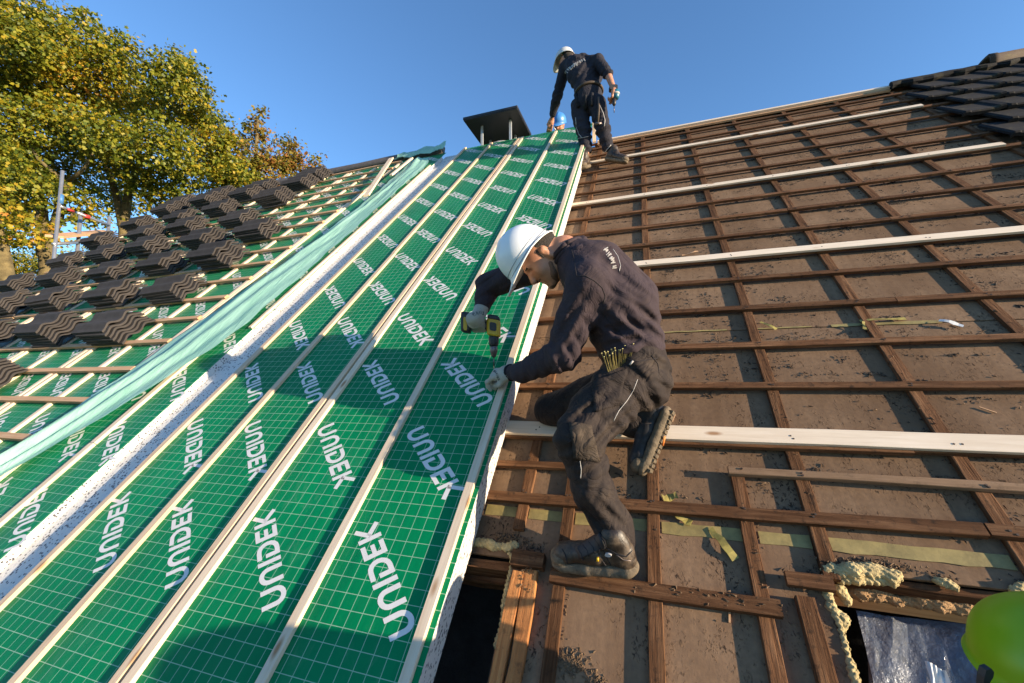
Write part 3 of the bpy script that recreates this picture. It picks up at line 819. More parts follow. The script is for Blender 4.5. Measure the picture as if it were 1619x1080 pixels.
def tree(label, blobs, depth, trunk_px, leaf, size, seed, dens=1.0, trunk_r=.22, spread=1.0):
    rng = np.random.default_rng(seed); rnd = random.Random(seed)
    base = WD(trunk_px[0][0], trunk_px[0][1], depth); base.z = -5.2
    t = tag(empty('maple_tree', base), label, 'tree', 'trees beyond the left gable')
    cen = []; cps = []
    for b in blobs:
        px, py, r = b[0], b[1], b[2]; kd = b[3] if len(b) > 3 else 1.0
        dd = depth + rnd.uniform(-1.6, 1.6) * spread
        c = WD(px, py, dd) - base; R = r * dd / FPX
        if not cps: fork = WD(trunk_px[-1][0] - 45, trunk_px[-1][1] - 5, depth) - base
        area = math.pi * r * r; leafpx = (size * FPX / dd) ** 2 * .5
        cen.append((c, R, int(area / leafpx * 3.6 * dens * kd) + 8)); cps.append((c, R))
        for q in range(5):                                  # small sprigs break the outline
            a = rnd.uniform(0, 6.283); el = rnd.uniform(-.5, 1.0)
            d = Vector((math.cos(a) * math.cos(el), math.sin(a) * math.cos(el), math.sin(el)))
            cen.append((c + d * R * rnd.uniform(.95, 1.18), R * .2, max(3, int(area / leafpx * .05 * kd))))
    link_mesh('crown', crown_mesh(cen, size, rng), MAT[leaf], t)
    m = MB(); top = [WD(x, y, depth) - base for x, y in trunk_px]
    pts = [Vector((0, 0, .01))] + top
    m.tube(pts, [trunk_r * (1.15 - .75 * i / max(1, len(pts) - 1)) for i in range(len(pts))], 10)
    m.build('trunk', MAT['bark'], t, True)
    if trunk_r > .19:
        m = MB(); b0 = pts[2]; m.tube([b0 - Vector((0, 0, .4)), b0.lerp(fork, .5), fork], [trunk_r * .75, trunk_r * .6, trunk_r * .4], 8); m.build('limb', MAT['bark'], t, True)
    s0 = lambda c: min(pts[1:], key=lambda q: (q - c).length)
    for i, (c, R) in enumerate(cps):
        if i % 3 or (c - s0(c)).length > 3.2: continue
        s = min(pts[1:], key=lambda q: (q - c).length + max(0, (q.z - c.z)) * 2)
        mid = s.lerp(c, .5) + Vector((rnd.uniform(-.3, .3), rnd.uniform(-.3, .3), -.25))
        m = MB(); m.tube([s, mid, c], [trunk_r * .30, trunk_r * .18, trunk_r * .05], 6); m.build('limb', MAT['bark'], t, True)
    return t
tree('tallest maple at the upper left, crown turning from green to gold',
     [(-70, 60, 85), (-30, 10, 60), (22, 45, 48), (70, 30, 34), (58, 75, 46), (105, 75, 34), (138, 42, 17), (133, 22, 9), (160, 85, 34), (196, 72, 18), (190, 100, 30), (20, 130, 62), (95, 135, 56),
      (160, 140, 46), (-60, 190, 90), (35, 205, 58), (115, 205, 52), (5, 275, 52), (70, 270, 40, .8), (30, 330, 34, .75), (-40, 330, 60), (160, 215, 42), (-30, 390, 30, .4), (60, 300, 42, .8), (125, 325, 30, .6), (150, 345, 24, .5), (60, 362, 36, .45), (15, 370, 30, .5), (110, 285, 30, .7)], 13.0,
     [(78, 440), (72, 385), (90, 350), (104, 290)], 'leaf_green', .10, 3, 1.0, .24)
tree('broad maple in the middle with golden green crown and bare lit trunk',
     [(286, 92, 15), (268, 105, 22), (296, 112, 20), (250, 128, 32), (300, 145, 34), (225, 165, 42), (285, 180, 42), (330, 195, 30), (345, 225, 26), (200, 215, 44), (265, 235, 46), (318, 245, 36), (170, 255, 40), (225, 278, 42, .9),
      (285, 285, 36), (150, 300, 26, .55), (190, 318, 28, .6), (250, 318, 30, .7), (345, 260, 26), (360, 225, 14), (372, 268, 24), (350, 292, 30), (395, 285, 18, .7)], 15.0,
     [(196, 420), (197, 345), (206, 290), (214, 268)], 'leaf_green', .10, 5, 1.0, .2)
tree('slender maple with orange leaves and thin top near the tile stacks',
     [(412, 172, 6, .5), (408, 185, 8, .6), (404, 205, 15, .8), (413, 215, 13), (385, 225, 14, .8), (392, 250, 28), (425, 250, 20), (360, 265, 24), (375, 290, 30), (415, 285, 26), (450, 262, 14), (365, 215, 8, .5)], 16.5,
     [(398, 420), (400, 330), (404, 250), (408, 190)], 'leaf_orange', .10, 7, .95, .13, .5)
tree('small orange leaved treetop right of the slender maple',
     [(456, 222, 8, .7), (462, 236, 12), (446, 226, 8, .7), (462, 256, 17), (448, 270, 18), (476, 262, 9), (480, 248, 5, .6)], 17.5,
     [(458, 420), (459, 330), (461, 250)], 'leaf_orange', .10, 9, 1.0, .1, .3)
tree('tiny orange treetop peeping over the topmost tile stack',
     [(498, 256, 7, .8), (503, 248, 4, .7), (500, 268, 10)], 19.0, [(499, 420), (500, 270)], 'leaf_orange', .10, 11, 1.0, .08, .2)
tree('dark leaning maple trunk cut by the left border',
     [(-40, 250, 60), (-20, 320, 40, .7), (-60, 360, 50)], 11.5, [(14, 460), (2, 390), (-14, 330), (-30, 260)], 'leaf_green', .10, 13, .9, .2)
tree('green tree far behind the trunks at lower left',
     [(50, 415, 24, .9), (20, 425, 24, .9), (80, 425, 26, .9), (110, 418, 22, .8), (-20, 430, 30), (150, 410, 24, .5)], 26.0, [(50, 520), (50, 430)], 'leaf_green', .10, 15, .9, .15)
# ------------------------------------------------------------------ implicit-surface modelling for bodies and clothes
class Field:
    def __init__(self, k=.02):
        self.p = []; self.k = k; self.folds = []; self.noise = 0.0
    def cap(self, a, b, ra, rb, flat=None, k=None, sub=False):
        self.p.append(('cap', np.array(a, float), np.array(b, float), ra, rb, flat, k, sub)); return self
    def ell(self, c, r, rot=None, k=None, sub=False):
        self.p.append(('ell', np.array(c, float), np.array(r, float), None if rot is None else np.array(rot, float), None, None, k, sub)); return self
    def fold(self, c, rad, wave, amp, ph=0.0):
        self.folds.append((np.array(c, float), rad, np.array(wave, float), amp, ph)); return self
    def bounds(self):
        lo = np.full(3, 1e9); hi = -lo
        for q in self.p:
            if q[7]: continue
            if q[0] == 'cap':
                s = max(q[3], q[4]) * (max(1.0, q[5][1]) if q[5] else 1.0); lo = np.minimum(lo, np.minimum(q[1], q[2]) - s); hi = np.maximum(hi, np.maximum(q[1], q[2]) + s)
            else:
                s = q[2].max(); lo = np.minimum(lo, q[1] - s); hi = np.maximum(hi, q[1] + s)
        return lo - .03, hi + .03
    def dist(self, q, P):
        if q[0] == 'cap':
            _, a, b, ra, rb, flat, _, _ = q
            if flat:                                    # (axis, factor): wider by factor along axis
                ax = np.array(flat[0], float); ax /= np.linalg.norm(ax); f = 1.0 / flat[1] - 1.0
                P = P + ((P - a) @ ax)[..., None] * ax * f
                b = b + ((b - a) @ ax) * ax * f
            ba = b - a; t = np.clip(((P - a) @ ba) / max(1e-9, ba @ ba), 0, 1)
            return np.linalg.norm(P - a - t[..., None] * ba, axis=-1) - (ra + (rb - ra) * t)
        _, c, r, rot, *_ = q
        d = P - c
        if rot is not None: d = d @ rot.T
        kk = np.linalg.norm(d / r, axis=-1); g = np.linalg.norm(d / (r * r), axis=-1)
        return kk * (kk - 1.0) / np.maximum(g, 1e-6)
    def mesh(self, res):
        lo, hi = self.bounds(); n = np.ceil((hi - lo) / res).astype(int) + 2
        ax = [lo[i] + res * np.arange(n[i]) for i in range(3)]
        F = np.full(n, .25, dtype=np.float64)
        for q in self.p:
            k = q[6] if q[6] is not None else self.k
            if q[0] == 'cap':
                s = max(q[3], q[4]) * (max(1.0, q[5][1]) if q[5] else 1.0) + k + .035; l = np.minimum(q[1], q[2]) - s; h = np.maximum(q[1], q[2]) + s
            else:
                s = q[2].max() + k + .035; l = q[1] - s; h = q[1] + s
            i0 = np.clip(((l - lo) / res).astype(int), 0, n); i1 = np.clip(((h - lo) / res).astype(int) + 2, 0, n)
            if (i1 <= i0).any(): continue
            sl = tuple(slice(a, b) for a, b in zip(i0, i1))
            P = np.stack(np.meshgrid(ax[0][sl[0]], ax[1][sl[1]], ax[2][sl[2]], indexing='ij'), -1)
            d = self.dist(q, P); f = F[sl]
            if q[7]:
                hh = np.clip(.5 - .5 * (f + d) / k, 0, 1); F[sl] = f + (-d - f) * hh + k * hh * (1 - hh)
            else:
                hh = np.clip(.5 + .5 * (f - d) / k, 0, 1); F[sl] = f + (d - f) * hh - k * hh * (1 - hh)
        if self.folds or self.noise:
            P = np.stack(np.meshgrid(*ax, indexing='ij'), -1)
            near = np.abs(F) < .05
            Q = P[near]; D = np.zeros(len(Q))
            warp = .9 * np.sin(Q @ np.array([17., 9., -13.])) + .7 * np.sin(Q @ np.array([-11., 23., 15.]) + 1.3)
            for c, rad, wv, amp, ph in self.folds:
                g = np.exp(-np.sum((Q - c) ** 2, -1) / rad ** 2)
                s = np.sin(Q @ wv + ph + warp); D += amp * g * (np.sign(s) * np.abs(s) ** .8 + .35 * np.sin(Q @ (wv * 1.9) - warp * 1.4))
            if self.noise:
                D += self.noise * (np.sin(Q @ np.array([31., 17., 23.]) + warp) + np.sin(Q @ np.array([-27., 29., 11.]) - warp * 1.3))
            F[near] += D
        F = np.minimum(F, .25)
        F[0] = F[-1] = .25; F[:, 0] = F[:, -1] = .25; F[:, :, 0] = F[:, :, -1] = .25
        return surface_net(F, lo, res)

def surface_net(F, lo, res):
    ins = F < 0
    c = [ins[dx:F.shape[0] - 1 + dx, dy:F.shape[1] - 1 + dy, dz:F.shape[2] - 1 + dz] for dx in (0, 1) for dy in (0, 1) for dz in (0, 1)]
    s = sum(x.astype(np.int8) for x in c); act = (s > 0) & (s < 8)
    idx = np.argwhere(act); vid = np.full(act.shape, -1, dtype=np.int64); vid[act] = np.arange(len(idx))
    off = np.array([(dx, dy, dz) for dx in (0, 1) for dy in (0, 1) for dz in (0, 1)])
    val = np.stack([F[idx[:, 0] + o[0], idx[:, 1] + o[1], idx[:, 2] + o[2]] for o in off], -1)
    acc = np.zeros((len(idx), 3)); cnt = np.zeros(len(idx))
    for i in range(8):
        for j in range(i + 1, 8):
            if np.abs(off[i] - off[j]).sum() != 1: continue
            m = (val[:, i] < 0) != (val[:, j] < 0)
            t = val[m, i] / (val[m, i] - val[m, j]); acc[m] += off[i] + t[:, None] * (off[j] - off[i]); cnt[m] += 1
    V = lo + res * (idx + acc / cnt[:, None])
    Q = []
    for ax in range(3):
        a, b = [(1, 2), (2, 0), (0, 1)][ax]
        sl0 = [slice(None)] * 3; sl1 = [slice(None)] * 3; sl0[ax] = slice(0, -1); sl1[ax] = slice(1, None)
        f0 = ins[tuple(sl0)]; f1 = ins[tuple(sl1)]
        e = np.argwhere(f0 != f1)
        e = e[(e[:, a] > 0) & (e[:, b] > 0) & (e[:, a] < act.shape[a]) & (e[:, b] < act.shape[b])]
        def at(da, db):
            q = e.copy(); q[:, a] -= da; q[:, b] -= db; return vid[q[:, 0], q[:, 1], q[:, 2]]
        quad = np.stack([at(1, 1), at(0, 1), at(0, 0), at(1, 0)], -1)
        flip = ~f0[e[:, 0], e[:, 1], e[:, 2]]
        quad[flip] = quad[flip][:, ::-1]
        Q.append(quad)
    return V, np.concatenate(Q)

def field_obj(name, fld, res, mat, parent, smooth_it=1):
    V, Q = fld.mesh(res)
    if smooth_it:
        for _ in range(smooth_it):
            A = np.zeros_like(V); c = np.zeros(len(V))
            for i, j in ((0, 1), (1, 2), (2, 3), (3, 0)):
                np.add.at(A, Q[:, i], V[Q[:, j]]); np.add.at(A, Q[:, j], V[Q[:, i]]); np.add.at(c, Q[:, i], 1); np.add.at(c, Q[:, j], 1)
            V = V * .5 + .5 * A / c[:, None]
    o0 = np.zeros(3); pp = parent
    while pp is not None:
        o0 = o0 + np.array(pp.location); pp = pp.parent
    V = V - o0
    me = bpy.data.meshes.new(name); me.vertices.add(len(V)); me.vertices.foreach_set('co', V.ravel())
    me.loops.add(Q.size); me.loops.foreach_set('vertex_index', Q.ravel())
    me.polygons.add(len(Q)); me.polygons.foreach_set('loop_start', np.arange(len(Q)) * 4); me.polygons.foreach_set('loop_total', np.full(len(Q), 4))
    me.update(); me.validate()
    return link_mesh(name, me, mat, parent, True)

def mat_cloth(name, col, rough=.9, weave=420, var=.25, fold=.5, dust=0.0, foldscale=9):
    m, nt, p, out = new_mat(name); g = NG(nt); v = g.coord()
    a = g.noise(v, 6, 6, .6); w_ = g.noise(v, weave, 3, .7); f0 = g.noise(v, foldscale, 4, .5, 1.6); f = g.math('POWER', g.math('ABSOLUTE', g.math('MULTIPLY_ADD', f0, 2.0, -1.0)), .6)
    c = g.ramp(a, [(.3, tuple(x * (1 - var) for x in col)), (.7, tuple(x * (1 + var) for x in col))])
    c = g.mix(g.ramp(w_, [(.35, .0), (.65, .22)]), c, tuple(x * 1.5 for x in col))
    if dust:
        d = g.noise(v, 11, 8, .7); c = g.mix(g.math('MULTIPLY', g.ramp(d, [(.48, 0.), (.68, 1.)]), dust), c, (.22, .16, .11))
    g.link(c, p.inputs['Base Color']); p.inputs['Roughness'].default_value = rough; p.inputs['Specular IOR Level'].default_value = .25
    p.inputs['Sheen Weight'].default_value = 0.0; p.inputs['Sheen Roughness'].default_value = .5
    h = g.math('ADD', g.math('MULTIPLY', f, 1.1), g.math('MULTIPLY', w_, .10))
    g.link(g.bump(h, fold, .014), p.inputs['Normal'])
    return m
MAT['sweater'] = mat_cloth('charcoal_sweater', (.036, .0255, .031), var=.12, fold=.45, dust=.05)
MAT['trousers'] = mat_cloth('charcoal_work_trousers', (.021, .015, .0135), rough=.82, weave=600, var=.25, fold=.62, dust=.12, foldscale=8)
MAT['knee'] = mat_cloth('dusty_knee_patch', (.036, .027, .021), rough=.85, var=.3, fold=.7, dust=.3)
MAT['navy'] = mat_cloth('navy_work_clothes', (.022, .021, .028), var=.2, fold=.6, weave=200)
MAT['glove'] = mat_cloth('pale_work_glove', (.40, .37, .31), rough=.85, var=.18, fold=.5, dust=.25)
MAT['glove_print'] = plain('dark_glove_print', (.06, .08, .07), .8)
MAT['cuff'] = mat_cloth('black_cuff', (.015, .015, .018), fold=.4)
def mat_skin():
    m, nt, p, out = new_mat('weathered_skin'); g = NG(nt); v = g.coord()
    a = g.noise(v, 14, 6, .6); b = g.noise(v, 190, 4, .6)
    g.link(g.ramp(a, [(.3, (.36, .155, .085)), (.7, (.50, .245, .145))]), p.inputs['Base Color'])
    p.inputs['Roughness'].default_value = .5; p.inputs['Subsurface Weight'].default_value = .12; p.inputs['Subsurface Radius'].default_value = (.02, .008, .004); p.inputs['Subsurface Scale'].default_value = .3
    g.link(g.bump(b, .18, .002), p.inputs['Normal'])
    return m
MAT['skin'] = mat_skin()
MAT['hair'] = mat_cloth('short_dark_grey_hair', (.045, .038, .033), rough=.7, weave=300, fold=.8, foldscale=60)
MAT['stubble_shade'] = plain('stubble_and_jaw_shade', (.17, .085, .05), .8, var=.35, nscale=150, bump=.5, bscale=260)
MAT['hat_white'] = plain('white_hard_hat_plastic', (.78, .78, .77), .32, var=.03, nscale=5, spec=.5, bump=.03)
MAT['hat_line'] = plain('grey_groove', (.30, .31, .33), .5)
MAT['hat_green'] = plain('lime_hard_hat_plastic', (.25, .42, .003), .38, var=.05, nscale=4, bump=.03)
MAT['hat_blue'] = plain('blue_hard_hat_plastic', (.05, .20, .50), .4, var=.05)
MAT['hat_grey'] = plain('grey_white_hard_hat', (.55, .56, .55), .4, var=.08)
MAT['boot'] = plain('dusty_brown_boot_leather', (.034, .024, .016), .55, var=.7, nscale=14, bump=.5, bscale=50)
def mat_boot():
    m, nt, p, out = new_mat('scuffed_brown_boot_leather'); g = NG(nt); v = g.coord()
    a = g.noise(v, 16, 7, .68, .6); b = g.noise(v, 60, 5, .7)
    g.link(g.ramp(g.math('MULTIPLY_ADD', b, .35, g.math('MULTIPLY', a, .75)), [(.38, (.010, .007, .006)), (.52, (.030, .020, .013)), (.66, (.10, .068, .042))]), p.inputs['Base Color'])
    g.link(g.ramp(a, [(.4, .38), (.65, .75)]), p.inputs['Roughness']); g.link(g.bump(g.math('ADD', a, g.math('MULTIPLY', b, .4)), .5, .006), p.inputs['Normal'])
    return m
MAT['boot'] = mat_boot()
MAT['boot_dark'] = plain('black_boot_nubuck', (.010, .009, .011), .6, var=.4, nscale=20, bump=.3)
MAT['sole'] = plain('dirty_boot_sole', (.13, .098, .062), .85, var=.5, nscale=40, bump=.7, bscale=70, bdist=.006)
MAT['orange'] = plain('orange_sole_insert', (.65, .20, .04), .6)
MAT['white_trim'] = plain('reflective_white_piping', (.40, .38, .36), .5)
MAT['seam'] = plain('dark_seam', (.018, .014, .016), .9)
MAT['drill_yellow'] = plain('yellow_tool_plastic', (.55, .34, .015), .45, var=.12, nscale=30)
MAT['drill_black'] = plain('black_tool_plastic', (.022, .021, .022), .5, var=.3)
MAT['chuck'] = plain('dark_tool_steel', (.16, .13, .12), .4, metal=.7, var=.2)
MAT['drill_blue'] = plain('blue_tool_plastic', (.015, .12, .18), .4, var=.15)
MAT['brass'] = plain('yellow_zinc_screw', (.55, .47, .20), .4, metal=.6, var=.2)
MAT['leather'] = plain('tan_belt_leather', (.06, .042, .028), .7, var=.25)
MAT['eye'] = plain('eye_dark', (.03, .02, .015), .2)

def frame(fwd, up):
    f = Vector(fwd).normalized(); u = (Vector(up) - f * f.dot(Vector(up))).normalized(); l = u.cross(f)
    return Matrix((f, l, u))                              # rows: forward, left, up
def place(M, o, p):
    return Vector(o) + M[0] * p[0] + M[1] * p[1] + M[2] * p[2]
def rot_np(M): return np.array([list(M[0]), list(M[1]), list(M[2])])

def hard_hat(parent, o, M, mat, rx=.150, ry=.124, h=.145, peak=.055, name='hard_hat', line=True):
    """shell swept from crown to rim, peak at the front; o = centre of the rim plane"""
    NA, NR = 56, 18; m = MB()
    def rim(a):
        c, s = math.cos(a), math.sin(a)
        front = max(0, c) ** 3.2; back = max(0, -c) ** 2
        return rx * c * (1 + .0 * back) + peak * front * (1 if c > 0 else 0) * 1.0, ry * s * (1 - .10 * front), -.016 * front + .010 * (1 - abs(c)) - .014 * back
    prof = []
    for i in range(NR + 1):
        t = i / NR
        if t < .80:
            q = t / .80 * math.pi / 2; prof.append((math.sin(q) * .93, math.cos(q) ** .86, 0.0))
        else:
            q = (t - .80) / .20; prof.append((.93 + .07 * q, -.10 * q * .5, q))
    ring = []
    o_ = Vector(o) - parent.location
    for fac, z, q in prof:
        pts = []
        for j in range(NA):
            a = 2 * math.pi * j / NA; x, y, dz = rim(a)
            if q == 0: bx, by = rx * math.cos(a) * fac, ry * math.sin(a) * fac; zz = h * z + .010
            else:
                bx0, by0 = rx * math.cos(a) * .93, ry * math.sin(a) * .93
                bx = bx0 + (x * 1.03 - bx0) * q; by = by0 + (y * 1.0 - by0) * q; zz = .010 + (dz - .012) * q
            rib = .006 * math.exp(-(by / .016) ** 2) * max(0, z) * (1 if q == 0 else 0)
            pts.append(place(M, o_, (bx, by, zz + rib)))
        ring.append(pts)
    m.loft([list(reversed(r)) for r in ring], cap=False)
    hat = m.build(name, MAT[mat], parent, True)
    sd = hat.modifiers.new('thick', 'SOLIDIFY'); sd.thickness = .004; sd.offset = -1
    if line:
        for fz, rr, nm in ((1.004, .0016, 'groove'), (1.030, .0016, 'groove')):
            pts = []
            for j in range(NA + 1):
                a = 2 * math.pi * j / NA
                q = math.pi / 2 * (.93 if fz < 1.01 else .995); pts.append(place(M, o_, (rx * math.cos(a) * math.sin(q) * .93 * fz, ry * math.sin(a) * math.sin(q) * .93 * fz, h * math.cos(q) ** .86 + .010)))
            g_ = MB(); g_.tube(pts, rr, 6, cap=False); g_.build('groove', MAT['hat_line'], hat, True)
        pts = [place(M, o_, (rim(2 * math.pi * j / NA)[0] * 1.03, rim(2 * math.pi * j / NA)[1] * 1.0, rim(2 * math.pi * j / NA)[2] - .003)) for j in range(NA + 1)]
        g_ = MB(); g_.tube(pts, .0035, 6, cap=False); g_.build('rim', MAT[mat], hat, True)
    return hat

def add_head(F, o, M, s=1.0, neck=None):
    """head shapes into field F; o = point between the ears"""
    R = rot_np(M); P = lambda *a: np.array(place(M, o, tuple(x * s for x in a)))
    F.ell(P(-.012, 0, .045), (.098 * s, .077 * s, .088 * s), R, k=.02)
    F.ell(P(.030, 0, -.010), (.070 * s, .066 * s, .085 * s), R, k=.03)
    F.ell(P(.038, 0, -.068), (.050 * s, .050 * s, .045 * s), R, k=.03)
    F.ell(P(.078, 0, -.098), (.020 * s, .026 * s, .018 * s), R, k=.02)          # chin
    F.cap(P(.094, 0, .020), P(.116, 0, -.022), .009 * s, .015 * s, k=.012)       # nose
    F.cap(P(.086, -.035, .034), P(.086, .035, .034), .013 * s, .013 * s, k=.014) # brow
    for sy in (-1, 1):
        F.ell(P(.060, sy * .044, -.022), (.026 * s, .020 * s, .022 * s), R, k=.02)   # cheek
        F.ell(P(.092, sy * .031, .014), (.010 * s, .014 * s, .007 * s), R, k=.010, sub=True)
        F.cap(P(-.004, sy * .078, .020), P(-.008, sy * .076, -.028), .015 * s, .009 * s, flat=(tuple(M[0]), 1.25), k=.008)   # ear
        F.ell(P(.004, sy * .092, .000), (.009 * s, .008 * s, .014 * s), R, k=.006, sub=True)
    F.cap(P(.088, -.017, -.058), P(.088, .017, -.058), .0065 * s, .0065 * s, k=.008)
    F.cap(P(.098, -.020, -.052), P(.098, .020, -.052), .0022 * s, .0022 * s, k=.003, sub=True)
    if neck is not None:
        F.cap(P(-.022, 0, -.035), np.array(neck), .058 * s, .066 * s, k=.03)

def hand_field(F, wrist, fwd, palm, curl, spread=.10, s=1.0, thumb_in=.5, side=1, fat=1.0, splay=None):
    """wrist point, finger direction, palm normal (towards the gripped thing); curl: per finger list of 3 bends (deg)"""
    f = Vector(fwd).normalized(); p = Vector(palm); p = (p - f * p.dot(f)).normalized(); l = f.cross(p) * side   # l points to the thumb side
    Q = lambda a, b, c: Vector(wrist) + (f * a + l * b + p * c) * s
    F.cap(Q(0, 0, 0), Q(.03, 0, 0), .029 * s * fat, .03 * s * fat, flat=(tuple(l), 1.25), k=.015)
    for b in (-.028, -.009, .010, .028): F.cap(Q(.02, b * .7, .0), Q(.088, b, .002), .017 * s * fat, .0145 * s * fat, k=.012)
    lens = [(.036, .022, .020), (.045, .028, .022), (.049, .030, .023), (.043, .027, .022)]     # little .. index
    for i, b in enumerate((-.031, -.0105, .0105, .031)):
        pos = Q(.088, b, .002); d = (f + l * (b * 2.2 * spread / .1 * .3)).normalized(); rr = (.0088 if i == 0 else .0102) * s * fat
        ang = 0
        for j, L in enumerate(lens[i]):
            ang += math.radians(curl[i][j]); dd = (d * math.cos(ang) + p * math.sin(ang)).normalized()
            nx = pos + dd * L * s; F.cap(pos, nx, rr * (1 - .06 * j), rr * (.94 - .06 * j), k=.005); pos = nx
    a = Q(.022, .030, .010); b_ = Q(.058, .058 - .022 * thumb_in, .022 + .022 * thumb_in); c = Q(.088, .052 - .045 * thumb_in, .034 + .030 * thumb_in); d = Q(.106, .042 - .05 * thumb_in, .036 + .034 * thumb_in)
    F.cap(a, b_, .016 * s * fat, .0135 * s * fat, k=.012); F.cap(b_, c, .0125 * s * fat, .0115 * s * fat, k=.006); F.cap(c, d, .0115 * s * fat, .0095 * s * fat, k=.006)

def boot(parent, heel, toe, up, mat='boot', high=.13, width=.052, lace=True, sole_mat='sole', top=None, tread=False):
    heel = Vector(heel); toe = Vector(toe); L = (toe - heel).length; M = frame(toe - heel, up); P = lambda x, y, z: np.array(place(M, heel, (x * L, y, z)))
    lat = tuple(M[1])
    F = Field(.02)
    F.cap(P(.15, 0, .070), P(.40, 0, .070), .042, .042, flat=(lat, .95)); F.cap(P(.40, 0, .068), P(.78, 0, .058), .042, .036, flat=(lat, 1.15))
    F.cap(P(.78, 0, .056), P(.89, 0, .050), .038, .031, flat=(lat, 1.2), k=.012); F.cap(P(.17, 0, .07), P(.19, 0, high), .043, .046, flat=(lat, .95)); F.cap(P(.26, 0, high - .01), P(.46, 0, .088), .034, .026)
    F.cap(P(.11, 0, .06), P(.12, 0, .11), .034, .032); F.ell(P(.86, 0, .062), (.036, .044, .032), rot_np(M), k=.004)
    F.noise = .0008
    F.fold(P(.55, 0, .08), .05, np.array(M[0] * 170), .0012)
    boot.upper = field_obj('boot_upper', F, .005, MAT[mat], parent)
    F = Field(.006); F.ell(P(.885, 0, .046), (.043, .0485, .034), rot_np(M)); F.ell(P(.885, 0, .046), (.043, .0485, .034), rot_np(M)); F.cap(P(.70, 0, .12), P(.70, 0, .0), .045, .045, k=.004, sub=True)
    field_obj('toe_cap', F, .005, MAT['sole'], parent)
    F = Field(.008); F.cap(P(.10, 0, .05), P(.095, 0, .085), .037, .034, flat=(lat, 1.1)); field_obj('heel_counter', F, .005, MAT[mat], parent)
    for sy in (-1, 1):
        m = MB(); m.tube([place(M, heel, q) - parent.location for q in ((.30 * L, sy * .045, .05), (.36 * L, sy * .043, .085), (.33 * L, sy * .043, .115))], .0022, 5); m.build('welt_seam', MAT['seam'], parent, True)
    F = Field(.008)
    for x0, x1, wa, wb in ((.10, .30, .036, .036), (.30, .55, .036, .042), (.55, .86, .042, .036)):
        for z, g_ in ((.012, 1.0),):
            F.cap(P(x0, -wa * .72, z + .004), P(x1, -wb * .72, z + .004), .021, .021, k=.008); F.cap(P(x0, wa * .72, z + .004), P(x1, wb * .72, z + .004), .021, .021, k=.008); F.cap(P(x0, 0, z + .004), P(x1, 0, z + .004), .021, .021, k=.008)
    F.ell(P(.90, 0, .020), (.042, .046, .022), rot_np(M), k=.012); F.ell(P(.08, 0, .018), (.034, .044, .024), rot_np(M), k=.01)
    so = field_obj('boot_sole', F, .005, MAT[sole_mat], parent)
    if tread:
        m = MB(); r = random.Random(3)
        for i in range(13):
            for sy in (-1, 0, 1):
                c = place(M, heel, ((.04 + i * .073) * L, sy * .024, -.0075)) - parent.location; a = r.uniform(-.5, .5)
                f_, l_ = M[0] * math.cos(a) + M[1] * math.sin(a), M[1] * math.cos(a) - M[0] * math.sin(a)
                hw, hl = .0075, .009
                b0 = [c + f_ * x + l_ * y for x, y in ((-hw, -hl), (hw, -hl), (hw, hl), (-hw, hl))]
                m.loft([[q + M[2] * .006 for q in b0], [q - M[2] * .006 for q in b0]][::-1])
        m.build('tread_block', MAT[sole_mat], so)
        m = MB(); m.tube([place(M, heel, (.40 * L, .016, -.013)) - parent.location, place(M, heel, (.52 * L, -.008, -.014)) - parent.location], .007, 6); m.build('sole_insert', MAT['orange'], so, True)
    if lace:
        F = Field(.012); F.cap(P(.27, 0, high + .01), P(.50, 0, .104), .036, .033, flat=(lat, 1.1)); F.cap(P(.50, 0, .102), P(.68, 0, .084), .030, .024); field_obj('tongue', F, .006, MAT['boot_dark'], parent)
        for i in range(5):
            m = MB(); x = .34 + .07 * i; z = .152 - .011 * i
            m.tube([place(M, heel, (x * L, -.032, z - .022)) - parent.location, place(M, heel, ((x + .02) * L, 0, z)) - parent.location, place(M, heel, (x * L, .032, z - .022)) - parent.location], .0035, 6); m.build('lace', MAT['boot_dark'], parent, True)
    return M

def tube_part(parent, name, pts, r, mat, seg=6):
    m = MB(); m.tube([Vector(p) - parent.location for p in pts], r, seg); return m.build(name, MAT[mat], parent, True)

# ------------------------------------------------------------------ worker one: half kneeling, driving a screw into the edge batten
wk = tag(empty('person', W(945, 905, .44)), 'kneeling worker in charcoal sweater and white hard hat, bent over the green panel edge', 'person', 'workers in hard hats on the roof')
LATERAL = -CAM_F                                           # his left side faces the viewer
T0 = W(1000, 566, .68); T1 = W(968, 482, .66); T2 = W(930, 428, .64); NK = W(893, 398, .63)
shL, shR = W(928, 448, .49), W(868, 415, .81); elL, elR = W(890, 560, .57), W(772, 452, .90); wrL, wrR = W(808, 589, .75), W(763, 484, .86)
hipL, hipR = W(992, 604, .60), W(1012, 592, .80); knL, anL = W(915, 692, .40), W(970, 850, .455)
knR = RP(-.50, 1.36, .075); anR = W(1004, 670, .82)
EAR = W(860, 409, .62)
HF = -.57 * CAM_R + .82 * CAM_D - .10 * CAM_F; HU = -.82 * CAM_R - .57 * CAM_D + .05 * CAM_F
HM = frame(HF, HU)

